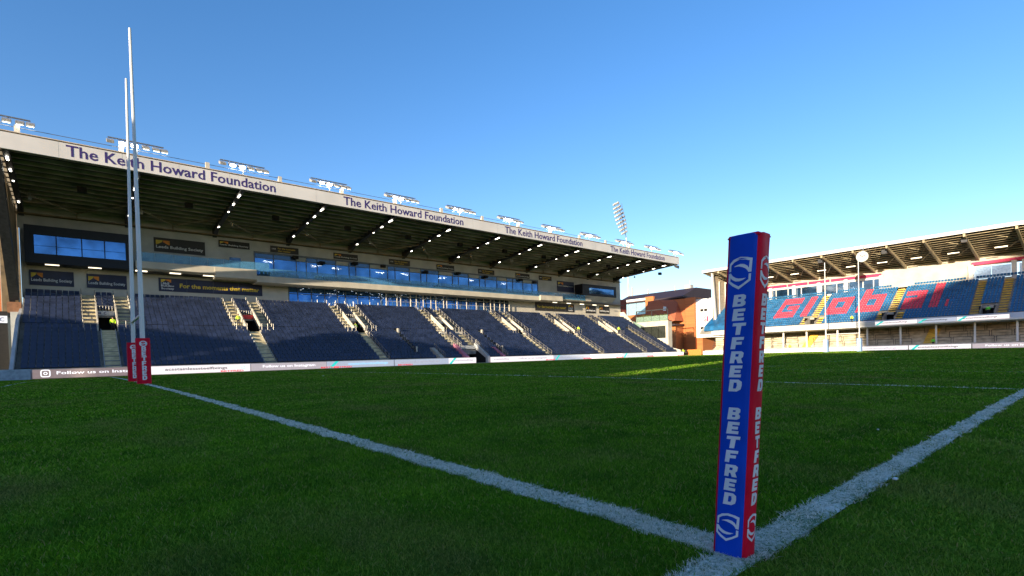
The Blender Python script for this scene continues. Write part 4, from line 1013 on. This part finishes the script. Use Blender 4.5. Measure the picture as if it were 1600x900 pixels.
# clock
ck = empty('clock', (123.2, 32.9, 19.8), label='round white clock hanging at the front of the end stand roof', cat='clock')
m = MB(SWAP); n = 28
pl_ = [(32.9 + 1.02 * math.cos(2 * math.pi * i / n), 19.75 + 1.02 * math.sin(2 * math.pi * i / n)) for i in range(n)]
m = MB(); m.prism(123.0, 123.3, pl_); m.build('clock_face', M_white, ck)
m = MB(); pl2 = [(32.9 + 1.12 * math.cos(2 * math.pi * i / n), 19.75 + 1.12 * math.sin(2 * math.pi * i / n)) for i in range(n)]; m.prism(123.05, 123.35, pl2); m.build('clock_rim', M_rail, ck)
m = MB(); m.prism(122.96, 122.99, [(32.80, 19.75), (32.98, 19.72), (33.42, 20.12), (33.30, 20.24)]); m.prism(122.955, 122.985, [(32.9, 19.64), (32.15, 19.96), (32.15, 20.12), (32.95, 19.84)]); m.build('clock_hands', M_dark, ck)
m = MB(); m.tube((123.6, 32.9, 20.6), (123.9, 32.9, 22.0), .08, 6); m.build('hanger', M_frame, ck)

# ------------------------------------------------------------------ floodlight mast
ma = empty('floodlight_mast', (174, 130, 0), label='tall slender floodlight mast with oval head beyond the grandstand', cat='floodlight mast')
m = MB(); m.tube((174.2, 130, 0), (173.6, 130, 30), .55, 10, .42); m.tube((173.6, 130, 30), (173.0, 130, 49), .30, 10, .22); m.build('mast', M_cream, ma)
hd = MB(); hd.tube((172.9, 130, 49), (166.5, 128.6, 62.0), .16, 6); hd.tube((170.9, 130, 51), (165.2, 128.6, 60), .08, 6); hd.tube((173.6, 130, 53), (168.6, 128.6, 62), .08, 6); hd.build('head_frame', M_frame, ma)
for rI in range(9):
    t = rI / 8; cxx = 171.6 - 5.0 * t; cz = 50.8 + 11.0 * t; half = 2.3 * math.sin(math.pi * (.16 + .68 * t)) + .5
    nn = 3 + int(half)
    for c in range(nn):
        u = -half + 2 * half * c / max(1, nn - 1); x = cxx + u * .85; z = cz + u * .42
        m = MB(); m.box(x - .42, x + .42, 129.5, 130.1, z - .34, z + .30); m.build('lamp_housing', M_wallg, ma)
    m = MB(); m.tube((cxx - half, 130.2, cz - half * .45 - .4), (cxx + half, 130.2, cz + half * .45 - .4), .10, 5); m.build('lamp_rack', M_frame, ma)

# ------------------------------------------------------------------ buildings between the stands
def bld(name, label, loc=(0, 0, 0), cat='building'): return empty(name, loc, label=label, cat=cat)
XB2 = 150
cl = bld('club_building', 'orange brick club building with dark roof and skylights between the two stands', (150, 100, 0))
m = MB(); m.box(150.3, 168, 93, 118, 0, 18.5); m.build('wall', M_brick, cl)
m = MB(SWAP); m.prism(90.5, 118.5, [(149.6, 18.8), (149.6, 19.3), (158, 22.6), (168, 22.6), (168, 18.8)]); rf = m.build('roof', M_roofdk, cl)
m = MB(SWAP); m.box(86.5, 91.5, 149.9, 150.5, 0, 18.3)
m = MB(SWAP); m.prism(89.8, 93.0, [(149.6, 18.8), (158, 22.6), (168, 18.8)])
m = MB(); m.box(149.9, 150.2, 104.8, 118, 19.0, 20.2); m.build('white_band', M_white, cl)
for k in range(3): m = MB(); m.box(150.05, 150.15, 105.4 + k * 3.7, 108.9 + k * 3.7, 14.6, 18.7); m.build('window_pane', mat('pale_blue_pane', (.30, .50, .62), .1, metal=.3), cl)
m = MB(); m.box(149.4, 150.3, 101.6, 104.9, 12.5, 20.4); m.build('brick_pier', M_brick, cl)
m = MB(); m.prism(96.8, 101.5, [(144.0, 10.0), (146.0, 18.4), (150, 18.8), (150, 10.0)], axis=1); m.build('tiled_front', M_tile, cl)
m = MB(); m.add([(146, 96.8, 18.4), (150, 96.8, 18.8), (150, 92.5, 18.2), (144, 90.2, 11.0), (144, 96.8, 10.0), (150.2, 90.0, 11.0)], [(0, 1, 2), (0, 2, 3), (0, 3, 4), (2, 5, 3)]); m.build('tiled_slope', M_tile, cl)
for yy, zz in ((94.6, 16.0), (94.0, 13.3)): m = MB(); m.add([(144.6, yy, zz), (144.6, yy - 1.1, zz - .2), (144.3, yy - 1.1, zz - 1.6), (144.3, yy, zz - 1.4)], [(0, 1, 2, 3)]); m.build('skylight', M_white, cl)
m = MB(); m.box(143.6, 150, 89.8, 98, 9.4, 10.0); m.build('eaves', M_roofdk, cl)
m = MB(); m.box(144.6, 150, 90.3, 97.8, 0, 9.4); m.build('lower_wall', M_brick, cl)
for k in range(2): m = MB(); m.box(144.5, 144.6, 94.2 - k * .9, 94.9 - k * .9, 5.6, 7.2); m.build('window_pane', M_white, cl)
m = MB(); m.box(149.2, 152, 89.6, 93.6, 0, 18.3); m.build('brick_pier', M_brick, cl)
m = MB(); m.box(148.8, 153, 85.9, 89.3, 0, 18.4); m.build('brick_pier', M_brick, cl)
for yy, h_ in ((116.6, 3.2), (109.6, 1.6), (98.5, 1.4)):
    m = MB(); m.tube((158, yy, 22.4), (158, yy, 22.6 + h_), .25, 6); m.build('chimney_flue', M_rail, cl)
m = MB(); m.tube((160, 104, 22.5), (160, 104, 23.0), 1.0, 8, .4); m.tube((160, 94, 22.5), (160, 94, 25.5), .08, 5); m.box(159, 161, 93.2, 95.4, 22.6, 24.0); m.build('rooftop_plant', M_wallg, cl)
wt = bld('white_tower', 'white rendered stair tower with pink letters beside the end stand', (149.6, 82, 0))
m = MB(); m.box(149.6, 158, 76, 85.9, 5.3, 17.6); m.build('wall', M_white, wt)
m = MB(); m.box(149.7, 158, 83.9, 85.9, 0, 5.3); m.build('base_wall', M_brick, wt)
for zz in (13.6, 7.9):
    for k in range(2): m = MB(); m.box(149.5, 149.6, 83.4 - k * 1.3, 84.4 - k * 1.3, zz, zz + .8); m.build('window_pane', M_black, wt)
text('Gl', 2.2, 1.7, (149.55, 83.4, 10.3), (0, -1, 0), (0, 0, 1), M_pink, wt, bold=.02)
pv = bld('white_pavilion', 'low white pavilion with dark windows and glass roof terrace at the end of the grandstand', (121, 83, 0))
m = MB(); m.box(121.0, 121.3, 77.9, 88.5, 8.3, 9.7); m.box(121.0, 121.3, 77.9, 88.5, 0, 4.9); m.box(121.0, 121.3, 77.9, 78.7, 4.9, 8.3); m.box(121.0, 121.3, 87.3, 88.5, 4.9, 8.3); m.box(121.31, 122.9, 77.9, 78.2, 0, 9.7); m.box(121.31, 122.9, 88.2, 88.5, 0, 9.7); m.box(121.3, 122.9, 77.9, 88.5, 9.5, 9.69); m.build('wall', M_cream, pv)
for k, (a_, b_) in enumerate(((78.8, 81.0), (81.1, 83.2), (83.3, 85.3), (85.4, 87.2))): m = MB(); m.box(121.1, 121.14, a_, b_, 4.9, 8.3); m.build('window_pane', mat('cafe_glass', (.03, .035, .03), .08, spec=.6), pv)
m = MB(); m.box(122.5, 122.6, 78.7, 87.3, 4.9, 8.3); m.build('interior', M_blacksign, pv)
for k in range(4): a_ = 78.0 + k * 2.6; m = MB(); m.box(121.0, 121.03, a_, a_ + 2.5, 9.75, 11.2); m.build('balustrade_pane', M_green_gl, pv)
m = MB()
for y in (78.0, 83.1, 88.3): m.box(121.05, 121.2, y - .08, y + .08, 9.7, 12.9)
m.box(121.05, 121.2, 78, 88.4, 12.7, 12.95); m.build('terrace_frame', M_dark, pv)
m = MB(); pr = random.Random(3)
for k in range(260):
    y = pr.uniform(78.3, 88.2); z = pr.uniform(9.7, 11.4); x = pr.uniform(121.6, 122.6); s = .16
    m.add([(x, y - s, z), (x - .1, y + s, z + pr.uniform(-.1, .1)), (x + pr.uniform(-.1, .1), y + pr.uniform(-.1, .1), z + .35)], [(0, 1, 2)])
m.build('planting', M_plant, pv)
# sloping glass screen down the end of the grandstand
gsn = tag(empty('glass_screen', (118, 90, 0)), 'sloping green glass balustrade at the right end of the grandstand', 'glass screen')
for k in range(4):
    y0, y1 = 95 - k * 2.6, 95 - (k + 1) * 2.6; z0_, z1_ = 13.6 - k * 1.2, 13.6 - (k + 1) * 1.2
    m = MB(); m.prism(118.0, 118.04, [(y0, z0_ - 2.3), (y1 + .05, z1_ - 2.3), (y1 + .05, z1_), (y0, z0_)]); m.build('pane', M_green_gl, gsn)
# low rails and planter below the club building
lr = tag(empty('crowd_rail', (124, 73, 0)), 'short grey rail and orange barrier by the corner between the stands', 'railing')
rail([(125, 71.5, .2), (125, 77, .2), (125, 84, .6)], parent=lr, h=1.1, step=.8)
m = MB(); m.box(124, 124.2, 70, 74, 0, 1.5); m.build('barrier_panel', mat('orange_barrier', (.55, .20, .04), .7), lr)

# left: brick tower, its lettered sign and the dark entrance
bt = bld('brick_tower', 'orange brick building with pale windows seen beyond the left end of the grandstand', (-10, 96, 0))
m = MB(); m.box(-40, -9.9, 97, 110, 8.6, 21.5); m.build('wall', M_brick, bt)
for z in (10.6, 14.4, 18.0):
    for k in range(5): m = MB(); m.box(-12.6 - k * 4, -10.6 - k * 4, 96.9, 97.0, z, z + 2.2); m.build('window_pane', M_skyglass, bt)
m = MB(); m.box(-9.9, -9.4, 96.6, 97.0, 8, 26); m.build('cream_pier', M_cream, bt)
en = bld('entrance_block', 'black entrance opening below the brick building at the far left', (-12, 88, 0))
m = MB(); m.box(-30, -8.9, 90, 96, 0, 8.5); m.build('wall', M_blacksign, en)
sgn = tag(empty('sign', (-9.5, 88, 7)), 'small white sign with dark letters above the dark entrance at the left edge', 'sign')
m = MB(); m.box(-10.9, -8.9, 89.7, 89.8, 7.0, 7.9); m.build('board', M_led3, sgn)
text('EDC', 1.5, .5, (-10.6, 89.68, 7.2), (1, 0, 0), (0, 0, 1), M_txt_navy, sgn)

# ------------------------------------------------------------------ unseen stand shapes, wall and tower, added and sized to shade pitch and seats
def shade_stand(name, label, x0, x1, y0, y1, h, face):
    root = empty(name, ((x0 + x1) / 2, (y0 + y1) / 2, 0), label=label, cat='grandstand')
    m = MB(); m.box(x0, x1, y0, y1, h - .8, h); m.build('roof', M_sheet, root)
    m = MB(); t_ = .4
    if face == 'X': m.box(x0, x0 + t_, y0, y1, 0, h - .8); m.box(x0 + t_, x1 - 1, y0, y0 + t_, 0, h - .8); m.box(x0 + t_, x1 - 1, y1 - t_, y1, 0, h - .8)
    else: m.box(x0, x1, y0, y0 + t_, 0, h - .8); m.box(x0, x0 + t_, y0 + t_, y1 - 1, 0, h - .8); m.box(x1 - t_, x1, y0 + t_, y1 - 1, 0, h - .8)
    m.build('wall', M_wallg, root)
    m = MB()
    for k in range(3):
        if face == 'X': xa = x1 - 1.5 - k * .95; m.box(xa - .95, xa, y0 + t_, y1 - t_, 0, 1 + k * .55)
        else: ya = y1 - 1.5 - k * .95; m.box(x0 + t_, x1 - t_, ya - .95, ya, 0, 1 + k * .55)
    m.build('terrace_steps', M_seat, root)
shade_stand('far_shade_stand', 'long unseen stand shape added beyond the near in-goal area to shade the pitch', -64, -60, -10.1, 39.5, 21.6, 'X')
shade_stand('far_shade_stand', 'slightly lower unseen stand shape beside the long one, added to shade the front seats', -64, -60, 39.7, 52.5, 19.9, 'X')
shade_stand('corner_shade_block', 'low unseen block added beyond the left end of the long grandstand to shade its seats', -64, -60, 53.7, 69.5, 15.9, 'X')
shade_stand('corner_shade_stand', 'short unseen stand shape added beyond the near corner to shade the pitch', -64, -60, -25.9, -12.3, 21.6, 'X')
m = MB(); m.box(-63, -62.6, -12.3, -10.1, 0, 12.0); tag(m.build('gap_shade_wall', M_wallg), 'plain unseen wall added between two shade casters to shorten the sunlit streak', 'wall')  # unseen, put in only to cut the sunlit streak on the grass short
tb = bld('shade_tower', 'tall unseen block with a sloping top, added far off to shade the end stand', (-160, -70, 0))  # unseen tower, sized and sloped to set the shade edge on the end stand
m = MB(); m.prism(-170, -150, [(-90, 0), (-54.4, 0), (-54.4, 51.8), (-90, 70)]); m.build('wall', M_wallg, tb)
m = MB(); m.prism(-170.5, -149.5, [(-90.5, 70.3), (-54.4, 51.85), (-54.4, 52.3), (-90.5, 71)]); m.build('roof', M_sheet, tb)

# ------------------------------------------------------------------ people
def person(loc, rz, label, jacket, h=1.85, pose='stand'):
    root = empty('person', loc, rz, label=label, cat='person')
    s = h / 1.8
    J = {'pel': (0, 0, .95), 'chest': (0, .0, 1.32), 'neck': (0, .0, 1.50), 'head': (0, .02, 1.63), 'top': (0, .02, 1.74),
         'hl': (-.10, 0, .90), 'kl': (-.11, .04, .48), 'al': (-.12, -.01, .08), 'tl': (-.12, .16, .03),
         'hr': (.10, 0, .90), 'kr': (.12, -.02, .48), 'ar': (.14, -.05, .08), 'tr': (.14, .12, .03),
         'sl': (-.20, 0, 1.42), 'el': (-.27, .02, 1.14), 'wl': (-.24, .16, .92), 'fl': (-.23, .20, .84),
         'sr': (.20, 0, 1.42), 'er': (.27, .0, 1.14), 'wr': (.26, .12, .90), 'fr': (.26, .15, .82)}
    E_ = [('pel', 'chest'), ('chest', 'neck'), ('neck', 'head'), ('head', 'top'), ('pel', 'hl'), ('hl', 'kl'), ('kl', 'al'), ('al', 'tl'), ('pel', 'hr'), ('hr', 'kr'), ('kr', 'ar'), ('ar', 'tr'),
          ('chest', 'sl'), ('sl', 'el'), ('el', 'wl'), ('wl', 'fl'), ('chest', 'sr'), ('sr', 'er'), ('er', 'wr'), ('wr', 'fr')]
    rad = dict(pel=.15, chest=.17, neck=.06, head=.10, top=.07, hl=.10, hr=.10, kl=.07, kr=.07, al=.045, ar=.045, tl=.035, tr=.035, sl=.07, sr=.07, el=.05, er=.05, wl=.035, wr=.035, fl=.03, fr=.03)
    def skin(names, edges, fat, name, mt, mfun=None):
        me = bpy.data.meshes.new(name); idx = {k: i for i, k in enumerate(names)}
        me.from_pydata([tuple(c * s for c in J[k]) for k in names], [(idx[a_], idx[b_]) for a_, b_ in edges], [])
        o = bpy.data.objects.new(name, me); sc.collection.objects.link(o)
        md = o.modifiers.new('skin', 'SKIN'); sd = o.modifiers.new('sub', 'SUBSURF'); sd.levels = 1; sd.render_levels = 1
        for k in names:
            v = me.skin_vertices[0].data[idx[k]]; v.radius = ((rad[k] + fat) * s, (rad[k] * .8 + fat) * s); v.use_root = (k in ('pel', 'chest') and idx[k] == 0)
        dg = bpy.context.evaluated_depsgraph_get(); dg.update()
        m2 = bpy.data.meshes.new_from_object(o.evaluated_get(dg)); bpy.data.objects.remove(o)
        for q in mt: m2.materials.append(q)
        if mfun:
            for p in m2.polygons: p.material_index = mfun(p.center / s)
        for p in m2.polygons: p.use_smooth = True
        ob = bpy.data.objects.new(name, m2); sc.collection.objects.link(ob); ob.parent = root; return ob
    skin(list(J), E_, 0, 'body', [M_skin, M_trou], lambda c: 1 if c.z < .98 and not (abs(c.x) > .20 and c.z < .95) else 0)
    skin(['chest', 'pel', 'neck', 'sl', 'el', 'wl', 'sr', 'er', 'wr'], [('pel', 'chest'), ('chest', 'neck'), ('chest', 'sl'), ('sl', 'el'), ('el', 'wl'), ('chest', 'sr'), ('sr', 'er'), ('er', 'wr')], .02, 'jacket', [jacket])
    m = MB(); bm = bmesh.new(); bmesh.ops.create_uvsphere(bm, u_segments=10, v_segments=6, radius=.115 * s)
    for v in bm.verts: v.co = Vector((v.co.x * .9, v.co.y * 1.05, max(v.co.z, -.01))) + Vector((0, -.0, 1.69 * s))
    me = bpy.data.meshes.new('hair'); bm.to_mesh(me); bm.free(); me.materials.append(M_hair); o = bpy.data.objects.new('hair', me); sc.collection.objects.link(o); o.parent = root
    return root
person((1.35, 82.6, 5.74), math.pi, 'steward in yellow hi-vis standing in the dark doorway left of the goal posts', M_hiv, 1.8)
person((16.1, 83.0, 6.55), 0, 'steward in yellow hi-vis jacket climbing the steps beside the red doorway', M_hiv, 1.9)
person((-9.3, 70.2, .0), 1.0, 'steward in bright green hi-vis at the left edge of the pitch', M_hivg, 1.75)
person((34.0, 82.6, 5.74), math.pi, 'steward in hi-vis in the third stairway doorway', M_hiv, 1.8)
person((89.6, 82.2, 6.1), 2.6, 'steward in yellow beside the far stairs with the orange bag', M_hiv, 1.8)
person((105.3, 82.4, 6.2), 2.8, 'steward in yellow at the last stairway near the white pavilion', M_hiv, 1.9)
person((119.5, 72.6, 0), 2.5, 'steward in yellow standing at the corner beyond the boards', M_hiv, 1.8)
person((124.3, 13.8, 6.1), 1.5, 'steward in green hi-vis in the upper right doorway of the end stand', M_hivg, 1.8)
person((123.2, 35.0, 6.1), 1.5, 'steward in yellow hi-vis at the front of the upper deck', M_hiv, 1.7)
person((123.6, 21.6, .55), 1.5, 'steward in green hi-vis at the foot of the yellow terrace steps', M_hivg, 1.8)
person((123.4, 47.6, .5), 1.5, 'person in yellow sitting low behind the boards left of the far goal', M_hiv, 1.6)
# small litter and scraps on the grass
for (x, y, s, lb) in ((2.05, -.17, .022, 'white scrap lying against the touchline near the post'), (4.5, .55, .014, 'tiny white scrap on the grass inside the touchline'), (8, 27.2, .06, 'white scrap on the grass near the goal posts')):
    m = MB(); m.prism(0, .012, [(x - s, y - s * .5), (x + s * .9, y - s * .6), (x + s * 1.2, y + s * .3), (x - s * .4, y + s * .7)], axis=2)
    o = m.build('litter', M_white); o.location.z = gz(x, y) + .02; tag(o, lb, 'litter')
